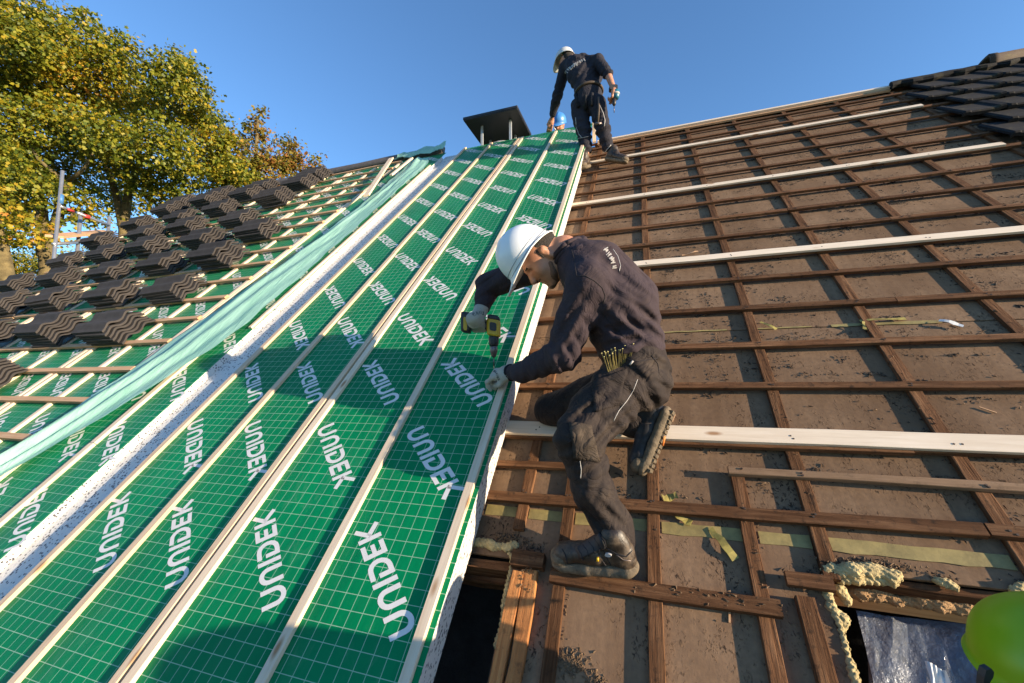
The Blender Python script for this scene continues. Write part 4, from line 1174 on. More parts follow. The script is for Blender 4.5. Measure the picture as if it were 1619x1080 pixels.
F = Field(.02)                                             # one continuous body under the clothes
add_head(F, EAR, HM, 1.0, NK)
F.cap(NK, T2, .07, .12); F.cap(T2, T1, .12, .115); F.cap(T1, T0, .115, .12)
for a, b, c in ((shL, elL, wrL), (shR, elR, wrR)): F.cap(T2, a, .07, .055); F.cap(a, b, .05, .038); F.cap(b, c, .036, .026)
for a, b, c in ((hipL, knL, anL), (hipR, knR, anR)): F.cap(T0, a, .1, .085); F.cap(a, b, .075, .052); F.cap(b, c, .05, .035)
body = field_obj('body', F, .0062, MAT['skin'], wk)
for sy in (-1, 1):
    m = MB(); c = place(HM, EAR, (.078, sy * .031, .010)) - wk.location
    rr = [[c + Vector((math.sin(t) * math.cos(a), math.sin(t) * math.sin(a), math.cos(t))) * .0075 for a in [2 * math.pi * k / 8 for k in range(8)]] for t in (.3, .9, 1.57, 2.2, 2.8)]
    m.loft(rr); m.build('eye', MAT['eye'], body, True)
    tube_part(wk, 'eyebrow', [place(HM, EAR, (.098, sy * .018, .034)), place(HM, EAR, (.094, sy * .046, .032))], .004, 'hair')
F = Field(.012)                                            # cropped hair below the hat
R_ = rot_np(HM)
F.ell(place(HM, EAR, (-.026, 0, .045)), (.092, .080, .085), R_); F.ell(place(HM, EAR, (-.062, 0, .012)), (.040, .060, .040), R_)
for sy in (-1, 1): F.cap(place(HM, EAR, (.016, sy * .074, .03)), place(HM, EAR, (.018, sy * .075, -.004)), .008, .005)
F.noise = .0012
field_obj('hair', F, .006, MAT['hair'], wk)
F = Field(.015)                                            # short-bearded jaw, the shade on the lower face coloured in too
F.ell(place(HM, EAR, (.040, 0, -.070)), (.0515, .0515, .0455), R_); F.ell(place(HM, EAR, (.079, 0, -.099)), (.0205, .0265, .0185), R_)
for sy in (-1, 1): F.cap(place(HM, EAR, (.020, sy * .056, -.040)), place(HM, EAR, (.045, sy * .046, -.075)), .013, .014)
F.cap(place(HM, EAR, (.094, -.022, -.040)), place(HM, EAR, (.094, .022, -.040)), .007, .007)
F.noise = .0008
field_obj('beard_and_jaw_shade', F, .005, MAT['stubble_shade'], wk)
hard_hat(wk, place(HM, EAR, (.030, 0, .052)), HM, 'hat_white', .147, .126, .150, .050)

F = Field(.045)                                            # sweater
lat = tuple(LATERAL)
F.cap(T0, T1, .126, .146, flat=(lat, 1.22)); F.cap(T1, T2, .146, .126, flat=(lat, 1.28)); F.cap(T2, W(905, 407, .63), .112, .078, flat=(lat, 1.2))
F.cap(W(1003, 474, .66), W(960, 410, .65), .082, .066, flat=(lat, 1.6)); F.cap(W(1018, 530, .66), W(1003, 474, .66), .07, .08, flat=(lat, 1.4))                      # rounded back
F.cap(W(1010, 545, .62), W(985, 552, .58), .075, .075)
F.cap(W(918, 430, .56), shL, .075, .082, k=.05); F.cap(W(890, 412, .72), shR, .07, .078, k=.05)
F.cap(shL, elL, .084, .072, k=.03); F.cap(elL, W(826, 588, .70), .072, .050, k=.03); F.cap(W(826, 588, .70), wrL, .05, .036, k=.02)
F.cap(shR, elR, .080, .068, k=.03); F.cap(elR, wrR, .066, .045, k=.02)
F.fold(T0, .17, np.array(CAM_D * 95 + CAM_R * 35), .0055); F.fold(T1, .20, np.array(CAM_D * 60 - CAM_R * 62), .008, 1.0); F.fold(W(1000, 510, .55), .12, np.array(CAM_D * 85 - CAM_R * 60), .008, 2.0); F.fold(W(985, 550, .5), .10, np.array(CAM_D * 100 + CAM_R * 20), .007, .5)
F.fold(W(925, 520, .5), .14, np.array(CAM_R * 80 + CAM_D * 45), .006); F.fold(elL, .12, np.array(CAM_R * 105 - CAM_D * 60), .006); F.fold(W(845, 585, .66), .08, np.array(CAM_R * 120), .004)
F.fold(elR, .12, np.array(CAM_R * 50 + CAM_D * 90), .006); F.fold(W(930, 440, .5), .10, np.array(CAM_R * 60 + CAM_D * 30), .004)
F.noise = .0012
sw = field_obj('sweater', F, .0062, MAT['sweater'], wk)
def ring_part(name, c, axis, ra, r, mat, flat=1.0, lat_=None, seg=28):
    ax = Vector(axis).normalized(); a = (Vector(lat_) if lat_ else ax.orthogonal()); a = (a - ax * a.dot(ax)).normalized(); b = ax.cross(a)
    return tube_part(wk, name, [Vector(c) + a * (ra * flat * math.cos(2 * math.pi * k / seg)) + b * (ra * math.sin(2 * math.pi * k / seg)) for k in range(seg + 1)], r, mat, 8)
nd = (NK - T2).normalized()
for i, (d, rr) in enumerate(((.0, .080), (.022, .077))):
    ring_part('collar', W(902, 404, .63) + nd * d, nd + CAM_R * .25, rr, .0125, 'sweater', 1.1, LATERAL)
ring_part('hem', T0 + (T0 - T1).normalized() * .055, (T0 - T1), .126, .009, 'sweater', 1.22, LATERAL)
F = Field(.02)                                             # hood lying behind the neck
F.cap(W(916, 398, .53), W(918, 386, .66), .030, .034); F.cap(W(918, 386, .66), W(900, 384, .78), .034, .026); F.fold(W(915, 390, .6), .1, np.array(CAM_R * 160), .004)
field_obj('hood', F, .006, MAT['sweater'], sw)

def on_surf(fn, pts, off=.002):
    """push points along the sight line onto the named mesh so seams lie on the cloth"""
    from mathutils.bvhtree import BVHTree
    bv = BVHTree.FromPolygons([v.co[:] for v in fn.data.vertices], [p.vertices[:] for p in fn.data.polygons]); res = []
    o0 = wk.location
    for px, py in pts:
        r = (CAM_R * (px - 809.5) + CAM_D * (py - 540) + CAM_F * FPX).normalized()
        h = bv.ray_cast(CAM_P - o0, r)
        if h[0] is not None: res.append(h[0] + h[1] * off * (1 if h[1].dot(r) < 0 else -1) + o0)
    return res
def smooth_px(pts, n=5):
    out = []
    for (a, b), (c, d) in zip(pts[:-1], pts[1:]):
        for i in range(n): out.append((a + (c - a) * i / n, b + (d - b) * i / n))
    return out + [pts[-1]]
def seam(fn, pts, r_=.0018, mat='seam', name='seam', off=.0005):
    q = on_surf(fn, smooth_px(pts), off)
    if len(q) > 2: tube_part(wk, name, q, r_, mat, 5)
seam(sw, [(912, 437), (925, 436), (940, 444), (952, 455), (957, 468), (954, 480)])
seam(sw, [(950, 492), (962, 508), (975, 520), (988, 534)])
seam(sw, [(903, 392), (908, 410), (910, 425), (912, 437)])
def glyphs(fn, path, h_px, n, seed, name, mat='white_trim', w_=.0021):
    """illegible pale print along a pixel path: short strokes lying on the cloth"""
    r = random.Random(seed); L = smooth_px(path, 20); m = MB()
    for i in range(n):
        a = L[int(i / n * (len(L) - 1))]; b = L[min(len(L) - 1, int(i / n * (len(L) - 1)) + 4)]
        d = Vector((b[0] - a[0], b[1] - a[1])).normalized(); nn = Vector((-d.y, d.x)); st = L[0]
        for k in range(r.choice((2, 2, 3))):
            x0 = r.uniform(-1, 1); y0 = r.uniform(0, .3) * h_px; y1 = r.uniform(.6, 1.) * h_px
            q = on_surf(fn, [(a[0] + d.x * x0 + nn.x * y0, a[1] + d.y * x0 + nn.y * y0), (a[0] + d.x * (x0 + r.uniform(-2, 2)) + nn.x * y1, a[1] + d.y * (x0 + r.uniform(-2, 2)) + nn.y * y1)], .001)
            if len(q) == 2: m.tube([v - wk.location for v in q], w_, 4)
    if m.v: m.build(name, MAT[mat], wk)
glyphs(sw, [(961, 391), (968, 402), (974, 414), (977, 427)], 9, 10, 3, 'back_print')
seam(sw, [(969, 394), (977, 406), (981, 420), (979, 429)], .0016, 'white_trim', 'back_print')

F = Field(.04)                                             # trousers
F.cap(W(1004, 572, .66), W(1008, 600, .68), .125, .135, flat=(lat, 1.25))
F.cap(hipL, W(948, 652, .50), .118, .106); F.cap(W(948, 652, .50), knL, .106, .084); F.cap(hipR, knR, .10, .075)
F.cap(W(1020, 590, .66), W(1022, 612, .66), .085, .075)
F.cap(W(960, 600, .50), W(940, 640, .47), .05, .06, k=.03)                                   # cargo pocket bulge
F.cap(knL, W(938, 775, .42), .084, .072); F.cap(W(938, 775, .42), W(970, 834, .45), .072, .066); F.cap(W(970, 834, .45), W(977, 856, .455), .066, .062)
F.cap(knR, anR, .070, .056); F.cap(anR, W(1028, 666, .83), .054, .048)
F.fold(knL, .13, np.array(CAM_D * 85 + CAM_R * 60), .008); F.fold(W(940, 770, .42), .09, np.array(CAM_D * 45 + CAM_R * 110), .006); F.fold(W(955, 815, .42), .09, np.array(CAM_D * 70 - CAM_R * 75 + CAM_F * 30), .008); F.fold(W(968, 840, .45), .05, np.array(CAM_D * 120 + CAM_R * 40), .004)
F.fold(W(985, 630, .55), .15, np.array(CAM_D * 60 - CAM_R * 65), .009); F.fold(W(950, 650, .48), .10, np.array(CAM_D * 85 + CAM_R * 60), .010); F.fold(W(1030, 600, .6), .10, np.array(CAM_D * 95 - CAM_R * 40), .008); F.fold(W(930, 745, .42), .08, np.array(CAM_D * 110 + CAM_R * 35), .008)
F.noise = .0014
tz = field_obj('trousers', F, .0062, MAT['trousers'], wk)
# details on the trousers: knee patch, pockets, piping
def patch(fn, poly, name, mat, th=.004, n=9):
    """a cloth panel laid over the garment: bilinear px quad -> surface"""
    (a, b, c, d) = poly; P_ = []
    for i in range(n + 1):
        for j in range(n + 1):
            s, t = i / n, j / n
            P_.append(((a[0] * (1 - s) + b[0] * s) * (1 - t) + (d[0] * (1 - s) + c[0] * s) * t, (a[1] * (1 - s) + b[1] * s) * (1 - t) + (d[1] * (1 - s) + c[1] * s) * t))
    q = on_surf(fn, P_, .0035)
    if len(q) != len(P_): return None
    m = MB(); m.add([v - wk.location for v in q])
    for i in range(n):
        for j in range(n):
            k = i * (n + 1) + j; m.face((k, k + 1, k + n + 2, k + n + 1))
    o = m.build(name, MAT[mat], wk, True); sd = o.modifiers.new('t', 'SOLIDIFY'); sd.thickness = th; sd.offset = 0
    return o
patch(tz, [(900, 668), (934, 672), (948, 730), (908, 726)], 'knee_patch', 'knee')
patch(tz, [(936, 612), (990, 590), (978, 640), (940, 652)], 'cargo_pocket', 'trousers', .008)
patch(tz, [(938, 604), (992, 584), (990, 594), (939, 616)], 'pocket_flap', 'trousers', .010)
patch(tz, [(950, 578), (985, 574), (990, 588), (948, 604)], 'holster_pocket', 'trousers', .008)
seam(tz, [(1008, 600), (1001, 618), (991, 634), (978, 650), (970, 666)], .0014, 'white_trim', 'piping')
seam(tz, [(911, 712), (917, 728), (919, 742), (918, 756)], .0014, 'white_trim', 'piping')
seam(tz, [(898, 700), (915, 690), (938, 684)], .0018); seam(tz, [(985, 566), (1010, 572), (1040, 566)], .0018)
seam(tz, [(1030, 562), (1040, 575), (1042, 590)], .0018)
q = on_surf(tz, [(996, 577), (1001, 571)], .003)
if len(q) == 2: tube_part(wk, 'pocket_tab', q, .004, 'white_trim')

up = Vector((0, 0, 1))
BU = (up * .8 + N_UP * .45).normalized()
heelL = W(1008, 905, .425); toeL = W(879, 893, .475)
BM = boot(wk, heelL, toeL, BU, 'boot', .135, lace=False)
bu = boot.upper
patch(bu, [(910, 866), (950, 842), (958, 866), (918, 884)], 'lace_panel', 'boot_dark', .006)
for i in range(5):
    x = 914 + 9 * i; y = 868 - 5.4 * i
    seam(bu, [(x, y), (x + 7, y + 8), (x + 9, y + 17)], .0024, 'cuff', 'lace', .005)
seam(bu, [(889, 868), (894, 878), (897, 890), (904, 898)], .0022); seam(bu, [(952, 862), (957, 878), (966, 893)], .0020); seam(bu, [(958, 866), (975, 876), (990, 880), (1003, 866)], .0024, 'cuff', 'collar_trim')
seam(bu, [(975, 877), (985, 885), (1004, 888)], .0018, 'chuck', 'heel_trim'); seam(bu, [(884, 896), (915, 897), (950, 897), (985, 899), (1010, 897)], .0022)
c = place(BM, heelL, (.075, .048, .095))
for i, (dx, dz) in enumerate(((.0, .0),)):
    m = MB(); cc = c - wk.location
    m.loft([[cc + BM[0] * .012 * math.cos(a) + BM[2] * .006 * math.sin(a) + BM[1] * k for a in [2 * math.pi * j / 16 for j in range(16)]] for k in (.004, -.006)]); m.build('ankle_badge', MAT['white_trim'], wk)
tube_part(wk, 'boot_hook', [place(BM, heelL, (.115, .052, .083)), place(BM, heelL, (.118, .050, .070))], .005, 'drill_yellow')
heelR = W(1062, 648, .80); toeR = W(1022, 752, .745)
boot(wk, heelR, toeR, -CAM_R * .80 + CAM_F * .55 - CAM_D * .30, 'boot_dark', .15, lace=False, tread=True)

# gloved hands
GL = Field(.01)
gl_f = (W(782, 600, .80) - wrL)
hand_field(GL, wrL + (wrL - elL).normalized() * .005, CAM_R * -.85 + CAM_D * .10 + CAM_F * .35, CAM_D * .8 - CAM_R * .1 + CAM_F * .5, [(55, 65, 40), (50, 60, 40), (42, 55, 35), (30, 50, 30)], s=.98, fat=1.22, thumb_in=.7, side=1)
gl1 = field_obj('glove', GL, .0035, MAT['glove'], wk)
glyphs(gl1, [(784, 586), (787, 590), (790, 596), (792, 601)], 5, 6, 5, 'glove_print', 'glove_print', .0012)
ring_part('glove_cuff', wrL, (wrL - elL), .031, .012, 'cuff', 1.1, LATERAL)
DT = RP(-.794, 1.497, .258)                                # tip of the bit on the panel
DA = up                                                    # drill axis, handle towards his wrist
DH = (CAM_R * -.90 - CAM_D * .36 + CAM_F * .1); DH = (DH - DA * DH.dot(DA) * .55).normalized()
DB = DT + DA * .205                                        # motor body centre
GR_ = Field(.01)
hc = DB + DH * .075
hand_field(GR_, hc + DH * .012 + DA * .030 - CAM_F * .055 + CAM_R * -.015, CAM_D * .62 + CAM_R * .25 + CAM_F * .72, CAM_R * .2 + CAM_F * .6 - CAM_D * .4, [(70, 80, 45), (70, 80, 45), (70, 80, 45), (35, 60, 40)], s=1.0, fat=1.25, thumb_in=.6, side=-1)
GR_.cap(wrR, hc + DH * .012 + DA * .030 - CAM_F * .05, .040, .036)
gl2 = field_obj('glove', GR_, .0035, MAT['glove'], wk)
glyphs(gl2, [(747, 494), (754, 492), (761, 491), (768, 492)], 7, 8, 6, 'glove_print', 'glove_print', .0012)

dr = tag(empty('cordless_drill', DT), 'yellow and black cordless drill driving a screw beside the white hard hat', 'drill')
def dpart(name, rings, mat, smooth=True, bev=0):
    m = MB(); m.loft([[q - dr.location for q in r] for r in rings]); o = m.build(name, MAT[mat], dr, smooth)
    if bev: bevel(o, bev, 2)
    return o
def circ(c, ax, r_, a0, n=18, sq=0.0):
    ax = Vector(ax).normalized(); a = (a0 - ax * a0.dot(ax)).normalized(); b = ax.cross(a)
    return [Vector(c) + a * r_ * math.cos(2 * math.pi * k / n) + b * r_ * math.sin(2 * math.pi * k / n) for k in range(n)]
def rect(c, x, y, hx, hy, ch=.3):
    p = [(-1, -1 + ch), (-1 + ch, -1), (1 - ch, -1), (1, -1 + ch), (1, 1 - ch), (1 - ch, 1), (-1 + ch, 1), (-1, 1 - ch)]
    return [Vector(c) + x * hx * a + y * hy * b for a, b in p]
DS = DA.cross(DH).normalized()
dpart('bit', [circ(DT + DA * z, DA, r_, DH, 8) for z, r_ in ((0.0, .0035), (.05, .0035))], 'chuck')
dpart('chuck', [circ(DT + DA * z, DA, r_, DH) for z, r_ in ((.045, .009), (.055, .014), (.075, .020), (.10, .021), (.104, .018))], 'chuck')
dpart('gear_collar', [circ(DT + DA * z, DA, r_, DH) for z, r_ in ((.105, .022), (.115, .026), (.150, .028), (.156, .026))], 'drill_black')
dpart('motor_housing', [rect(DT + DA * z, DH, DS, a, b) for z, a, b in ((.157, .030, .028), (.165, .035, .032), (.225, .036, .032), (.245, .034, .030))], 'drill_yellow', False, .003)
dpart('end_cap', [rect(DT + DA * z, DH, DS, a, b) for z, a, b in ((.246, .034, .030), (.262, .032, .028), (.270, .022, .020))], 'drill_black', False, .003)
for sy in (-1, 1):
    dpart('side_grip', [rect(DB + DS * (.0325 * sy) + DA * .0 + DS * z * sy, DH, DA, .018, .022) for z in (0, .004)], 'drill_black', False)
dpart('handle', [rect(DB + DH * x + DA * z, DA, DS, a, b) for x, z, a, b in ((.025, .0, .024, .017), (.06, .002, .020, .016), (.11, .004, .022, .017), (.125, .004, .028, .022))], 'drill_black', False, .003)
dpart('battery', [rect(DB + DH * x + DA * .0, DA, DS, a, b) for x, a, b in ((.126, .050, .030), (.135, .056, .034), (.165, .056, .034), (.176, .050, .030))], 'drill_black', False, .003)
dpart('battery_label', [rect(DB + DH * .150 + DS * z - DA * .01, DA, DH, .035, .010) for z in (-.0355, .0355)], 'drill_yellow', False)

# pencil-thin yellow screws standing in the thigh pocket
r = random.Random(12)
sq = on_surf(tz, [(962 + 1.4 * i, 590 - .7 * i) for i in range(24)], -.006)
for i, b in enumerate(sq):
    d = (-CAM_D * (1 + r.uniform(-.12, .12)) + CAM_R * (-.35 + .62 * i / 23 + r.uniform(-.12, .12)) - CAM_F * r.uniform(-.1, .25)).normalized()
    m = MB(); L = r.uniform(.065, .085); m.tube([d * -.02, d * L, d * (L + .001), d * (L + .004)], [.0013, .0013, .003, .003], 6)
    o = m.build('screw', MAT['brass'], None, True); o.location = b
    tag(o, 'long thin yellow screw sticking up out of the kneeling worker\'s thigh pocket', 'screw', 'screws in the thigh pocket')
m = MB(); a = W(783, 592, .83); m.tube([Vector((0, 0, 0)), DT - a], .003, 6)
o = m.build('screw', MAT['brass'], None, True); o.location = a
tag(o, 'single screw held between glove and drill bit at the panel edge', 'screw')

# ------------------------------------------------------------------ worker two: standing at the ridge, seen from behind
w2 = tag(empty('person', RP(-.52, 5.3, 0)), 'standing worker in dark clothes seen from behind at the top of the green panel', 'person', 'workers in hard hats on the roof')
B0 = W(931, 150, 3.80); B1 = W(925, 122, 3.88); B2 = W(918, 104, 3.95); NK2 = W(905, 97, 4.02)
s2L, s2R = W(893, 108, 4.02), W(945, 97, 3.82); e2L, e2R = W(880, 156, 4.10), W(961, 117, 3.70); h2L, h2R = W(872, 190, 4.33), W(971, 143, 3.62)
hp2L, hp2R = W(916, 168, 3.83), W(944, 165, 3.76); k2L, k2R = W(923, 207, 3.78), W(953, 203, 3.72); a2L, a2R = W(927, 243, 3.75), W(961, 240, 3.80)
H2M = frame(-.75 * CAM_R + .35 * CAM_D + .85 * CAM_F, -.28 * CAM_R - .95 * CAM_D + .45 * CAM_F)
E2 = W(896, 97, 4.05)
F = Field(.03); add_head(F, E2, H2M, 1.0, NK2)
F.cap(NK2, B2, .07, .12); F.cap(B2, B1, .12, .12); F.cap(B1, B0, .12, .12)
F.cap(B2, s2L, .07, .05); F.cap(s2L, e2L, .048, .04); F.cap(e2L, h2L, .037, .028); F.cap(B2, s2R, .07, .05); F.cap(s2R, e2R, .05, .043); F.cap(e2R, h2R, .044, .030)
F.cap(hp2L, k2L, .08, .055); F.cap(k2L, a2L, .05, .035); F.cap(hp2R, k2R, .08, .055); F.cap(k2R, a2R, .05, .035); F.cap(B0, hp2L, .1, .08); F.cap(B0, hp2R, .1, .08)
hand_field(F, h2L, -CAM_D * -.9 + CAM_F * .25 - CAM_R * .2, CAM_F, [(25, 40, 20)] * 3 + [(20, 30, 10)], fat=1.1, thumb_in=.6, side=-1)
hand_field(F, h2R, CAM_D * .95 - CAM_R * .1, -CAM_R * .6 + CAM_F * .5, [(60, 70, 40)] * 3 + [(30, 50, 30)], fat=1.1, thumb_in=.5, side=1)
field_obj('body', F, .010, MAT['skin'], w2)
F = Field(.02); F.ell(place(H2M, E2, (-.03, 0, .03)), (.088, .082, .088), rot_np(H2M)); F.ell(place(H2M, E2, (-.06, 0, -.02)), (.045, .06, .05), rot_np(H2M)); field_obj('hair', F, .010, MAT['hair'], w2)
hard_hat(w2, place(H2M, E2, (.025, 0, .050)), H2M, 'hat_grey', .150, .128, .150, .055, line=False)
F = Field(.06); l2 = tuple(CAM_R)
F.cap(B0, B1, .13, .14, flat=(l2, 1.28)); F.cap(B1, B2, .14, .13, flat=(l2, 1.6)); F.cap(B2, NK2, .11, .075, flat=(l2, 1.3))
F.cap(W(905, 106, 3.98), s2L, .085, .075); F.cap(s2L, e2L, .078, .066, k=.03); F.cap(e2L, W(874, 180, 4.24), .064, .050, k=.03)
F.cap(W(933, 100, 3.88), s2R, .085, .080); F.cap(s2R, e2R, .080, .064, k=.03)
F.fold(B1, .22, np.array(CAM_R * 42 + CAM_D * 30), .012); F.fold(B2, .2, np.array(CAM_R * 55 - CAM_D * 20), .010); F.fold(e2L, .15, np.array(CAM_D * 60), .010); F.fold(e2R, .12, np.array(CAM_D * 60 + CAM_R * 30), .008)
j2 = field_obj('jacket', F, .010, MAT['navy'], w2)
F = Field(.05)
F.cap(B0, W(931, 165, 3.8), .135, .135, flat=(l2, 1.2)); F.cap(hp2L, k2L, .112, .088, k=.03); F.cap(k2L, W(927, 236, 3.76), .088, .072, k=.03); F.cap(hp2R, k2R, .112, .086, k=.03); F.cap(k2R, W(961, 233, 3.79), .086, .07, k=.03)
F.cap(W(913, 178, 3.82), W(916, 196, 3.80), .075, .07, k=.03)
F.fold(k2L, .16, np.array(CAM_D * 60), .010); F.fold(k2R, .16, np.array(CAM_D * 60 + CAM_R * 20), .010); F.fold(W(927, 232, 3.76), .12, np.array(CAM_D * 80), .008); F.fold(W(961, 228, 3.79), .12, np.array(CAM_D * 80), .008); F.fold(hp2L, .14, np.array(CAM_R * 60 + CAM_D * 30), .008)
t2 = field_obj('trousers', F, .010, MAT['navy'], w2)
wk_save = wk; wk = w2
seam(t2, [(910, 186), (911, 200), (915, 212), (920, 218)], .004, 'white_trim', 'piping'); seam(t2, [(921, 240), (926, 248)], .005, 'white_trim', 'piping'); seam(t2, [(957, 240), (966, 229)], .006, 'white_trim', 'piping'); seam(t2, [(914, 219), (930, 216)], .004, 'white_trim', 'piping')
glyphs(j2, [(893, 113), (900, 106), (908, 100), (916, 95), (924, 92)], 5, 14, 8, 'back_print', 'white_trim', .0055)
ring_part('belt', W(931, 147, 3.8), B1 - B0, .142, .018, 'leather', 1.2, CAM_R)
q = on_surf(t2, [(946, 156), (947, 174), (946, 196)], .02)
if len(q) == 3:
    tube_part(w2, 'hammer_handle', q, .014, 'leather'); tube_part(w2, 'hammer_head', [q[2] - CAM_R * .03, q[2] + CAM_R * .045], .018, 'chuck')
q = on_surf(t2, [(948, 168), (953, 180), (956, 192), (955, 200)], .015)
if len(q) > 2: tube_part(w2, 'cord', q, .005, 'white_trim')
for (x0, y0, x1, y1) in ((912, 150, 916, 170), (926, 152, 927, 172), (936, 150, 937, 168)):
    q = on_surf(t2, [(x0, y0), (x1, y1)], .02)
    if len(q) == 2: tube_part(w2, 'tool_pouch', q, .022, 'cuff')
wk = wk_save
boot(w2, RP(-.665, 5.33, .0), RP(-.70, 5.15, .03) + Vector((0, -.04, 0)), up, 'boot', .16, lace=False)
boot(w2, W(957, 254, 3.81), W(990, 259, 3.70), up, 'boot', .15, lace=False)
D2 = h2R + CAM_D * .055
d2 = tag(empty('cordless_drill', D2), 'small teal cordless drill hanging from the standing worker\'s right hand', 'drill')
dr_ = dr; dr = d2
dpart('motor_housing', [circ(D2 + CAM_R * .02 + CAM_D * z, CAM_D, r_, CAM_R) for z, r_ in ((-.06, .03), (-.05, .042), (.03, .042), (.05, .03))], 'drill_blue')
dpart('end_ring', [circ(D2 + CAM_R * .02 + CAM_D * z, CAM_D, r_, CAM_R) for z, r_ in ((-.02, .046), (.0, .046))], 'white_trim')
dpart('chuck', [circ(D2 + CAM_R * .0 + CAM_D * z, CAM_D, r_, CAM_R) for z, r_ in ((.05, .026), (.11, .022), (.13, .010))], 'drill_black')
dpart('bit', [circ(D2 + CAM_R * .0 + CAM_D * z, CAM_D, .005, CAM_R, 8) for z in (.131, .21)], 'chuck')
dpart('battery', [rect(D2 - CAM_R * .01 - CAM_D * .08 + CAM_F * z, CAM_R, CAM_D, .045, .03) for z in (-.03, .04)], 'drill_black', False)
dr = dr_
m = MB(); a = h2L + CAM_D * .06; m.tube([Vector((0, 0, 0)), RP(-1.19, 6.42, .26) - a], .005, 6); o = m.build('screw', MAT['steel'], None, True); o.location = a
tag(o, 'long screw held on the batten end by the standing worker at the ridge', 'screw')

# ------------------------------------------------------------------ worker three: behind the ridge, blue hat
w3 = tag(empty('person', (-1.30, 5.25, 3.75)), 'worker in blue hard hat peeping over the ridge behind the panel', 'person', 'workers in hard hats on the roof')
E3 = W(884, 199, 5.2); H3M = frame(-.35 * CAM_R + .55 * CAM_D - .75 * CAM_F, -CAM_D * .85 - CAM_F * .5)
F = Field(.03); n3 = E3 + Vector((0.02, .08, -.16)); add_head(F, E3, H3M, 1.0, n3); F.cap(n3, n3 + Vector((0, .1, -.25)), .08, .14); F.cap(n3 + Vector((0, .1, -.25)), n3 + Vector((0, .1, -.75)), .14, .13)
for sx in (-1, 1):
    F.cap(n3 + Vector((sx * .08, .04, -.10)), n3 + Vector((sx * .2, .06, -.14)), .07, .06); F.cap(n3 + Vector((sx * .2, .06, -.14)), n3 + Vector((sx * .24, .02, -.42)), .055, .04)
    F.cap(n3 + Vector((sx * .09, .1, -.8)), n3 + Vector((sx * .1, .12, -1.35)), .085, .05)
field_obj('body', F, .012, MAT['skin'], w3)
F = Field(.05); F.cap(n3 + Vector((0, .08, -.20)), n3 + Vector((0, .1, -.75)), .16, .15, flat=((1, 0, 0), 1.25))
for sx in (-1, 1): F.cap(n3 + Vector((sx * .1, .05, -.12)), n3 + Vector((sx * .21, .06, -.16)), .09, .08); F.cap(n3 + Vector((sx * .21, .06, -.16)), n3 + Vector((sx * .25, .02, -.44)), .075, .06)
field_obj('jacket', F, .012, MAT['navy'], w3)
F = Field(.04)
for sx in (-1, 1): F.cap(n3 + Vector((sx * .08, .1, -.75)), n3 + Vector((sx * .1, .12, -1.38)), .115, .08)
field_obj('trousers', F, .012, MAT['navy'], w3)
hard_hat(w3, place(H3M, E3, (.025, 0, .048)), H3M, 'hat_blue', .150, .128, .145, .055, line=False)

# ------------------------------------------------------------------ worker four: lime helmet in the lower right opening
w4 = tag(empty('person', RP(1.1, -.1, -.8)), 'crouching worker in lime green helmet with black ear clip, cut by the lower right corner', 'person', 'workers in hard hats on the roof')
E4 = WD(1700, 1118, .775)
H4M = frame(CAM_R * .62 + CAM_F * .72, -CAM_D * .95 + CAM_F * .16 - CAM_R * .05)
n4 = E4 + CAM_R * .10 + CAM_D * .10
b4, c4 = RP(1.00, .10, .76), RP(1.26, -.22, .62)                # unseen bent back and hips, shaped to throw shade on the green panels
F = Field(.03); add_head(F, E4, H4M, 1.0, n4); F.cap(n4, b4, .075, .13); F.cap(b4, c4, .13, .13)
kn4 = [RP(1.30, -.30, .20), RP(1.42, -.16, .22)]; ft4 = [RP(1.20, -.34, -.28), RP(1.34, -.20, -.28)]
hd4 = [RP(.80, .02, .30), RP(1.18, .16, .40)]
for k_, f_, h_ in zip(kn4, ft4, hd4):
    F.cap(c4, k_, .085, .055); F.cap(k_, f_, .05, .035); F.cap(b4, b4.lerp(h_, .5) + Vector((.05, -.05, 0)), .055, .045); F.cap(b4.lerp(h_, .5) + Vector((.05, -.05, 0)), h_, .042, .03)
field_obj('body', F, .010, MAT['skin'], w4)
F = Field(.04); F.ell(place(H4M, E4, (-.03, 0, .03)), (.088, .082, .088), rot_np(H4M)); F.ell(place(H4M, E4, (-.06, 0, -.02)), (.045, .062, .05), rot_np(H4M)); field_obj('hair', F, .008, MAT['hair'], w4)
F = Field(.05); F.cap(n4.lerp(b4, .35), b4, .11, .16, flat=(tuple(CAM_F), 1.15)); F.cap(b4, c4, .16, .15)
for h_ in hd4: F.cap(b4, b4.lerp(h_, .5) + Vector((.05, -.05, 0)), .075, .062); F.cap(b4.lerp(h_, .5) + Vector((.05, -.05, 0)), b4.lerp(h_, .9), .058, .045)
field_obj('jacket', F, .010, MAT['navy'], w4)
F = Field(.04); F.ell(c4, (.16, .16, .15))
for k_, f_ in zip(kn4, ft4): F.cap(c4, k_, .105, .08); F.cap(k_, f_, .075, .06)
field_obj('trousers', F, .010, MAT['navy'], w4)
hg = hard_hat(w4, place(H4M, E4, (.025, 0, .045)), H4M, 'hat_green', .158, .136, .120, .05, line=False)
c = WD(1556, 1064, .765) - w4.location; cx = CAM_R * .35 - CAM_D * .94; cy = CAM_R * .9 + CAM_D * .35
m = MB(); m.loft([[c + cx * a + cy * b - CAM_F * k for a, b in ((.014, .002), (.010, .009), (.0, .011), (-.022, .006), (-.024, .0), (-.006, -.005), (.008, -.006))] for k in (-.006, .006)])
m.build('ear_clip', MAT['drill_black'], hg)
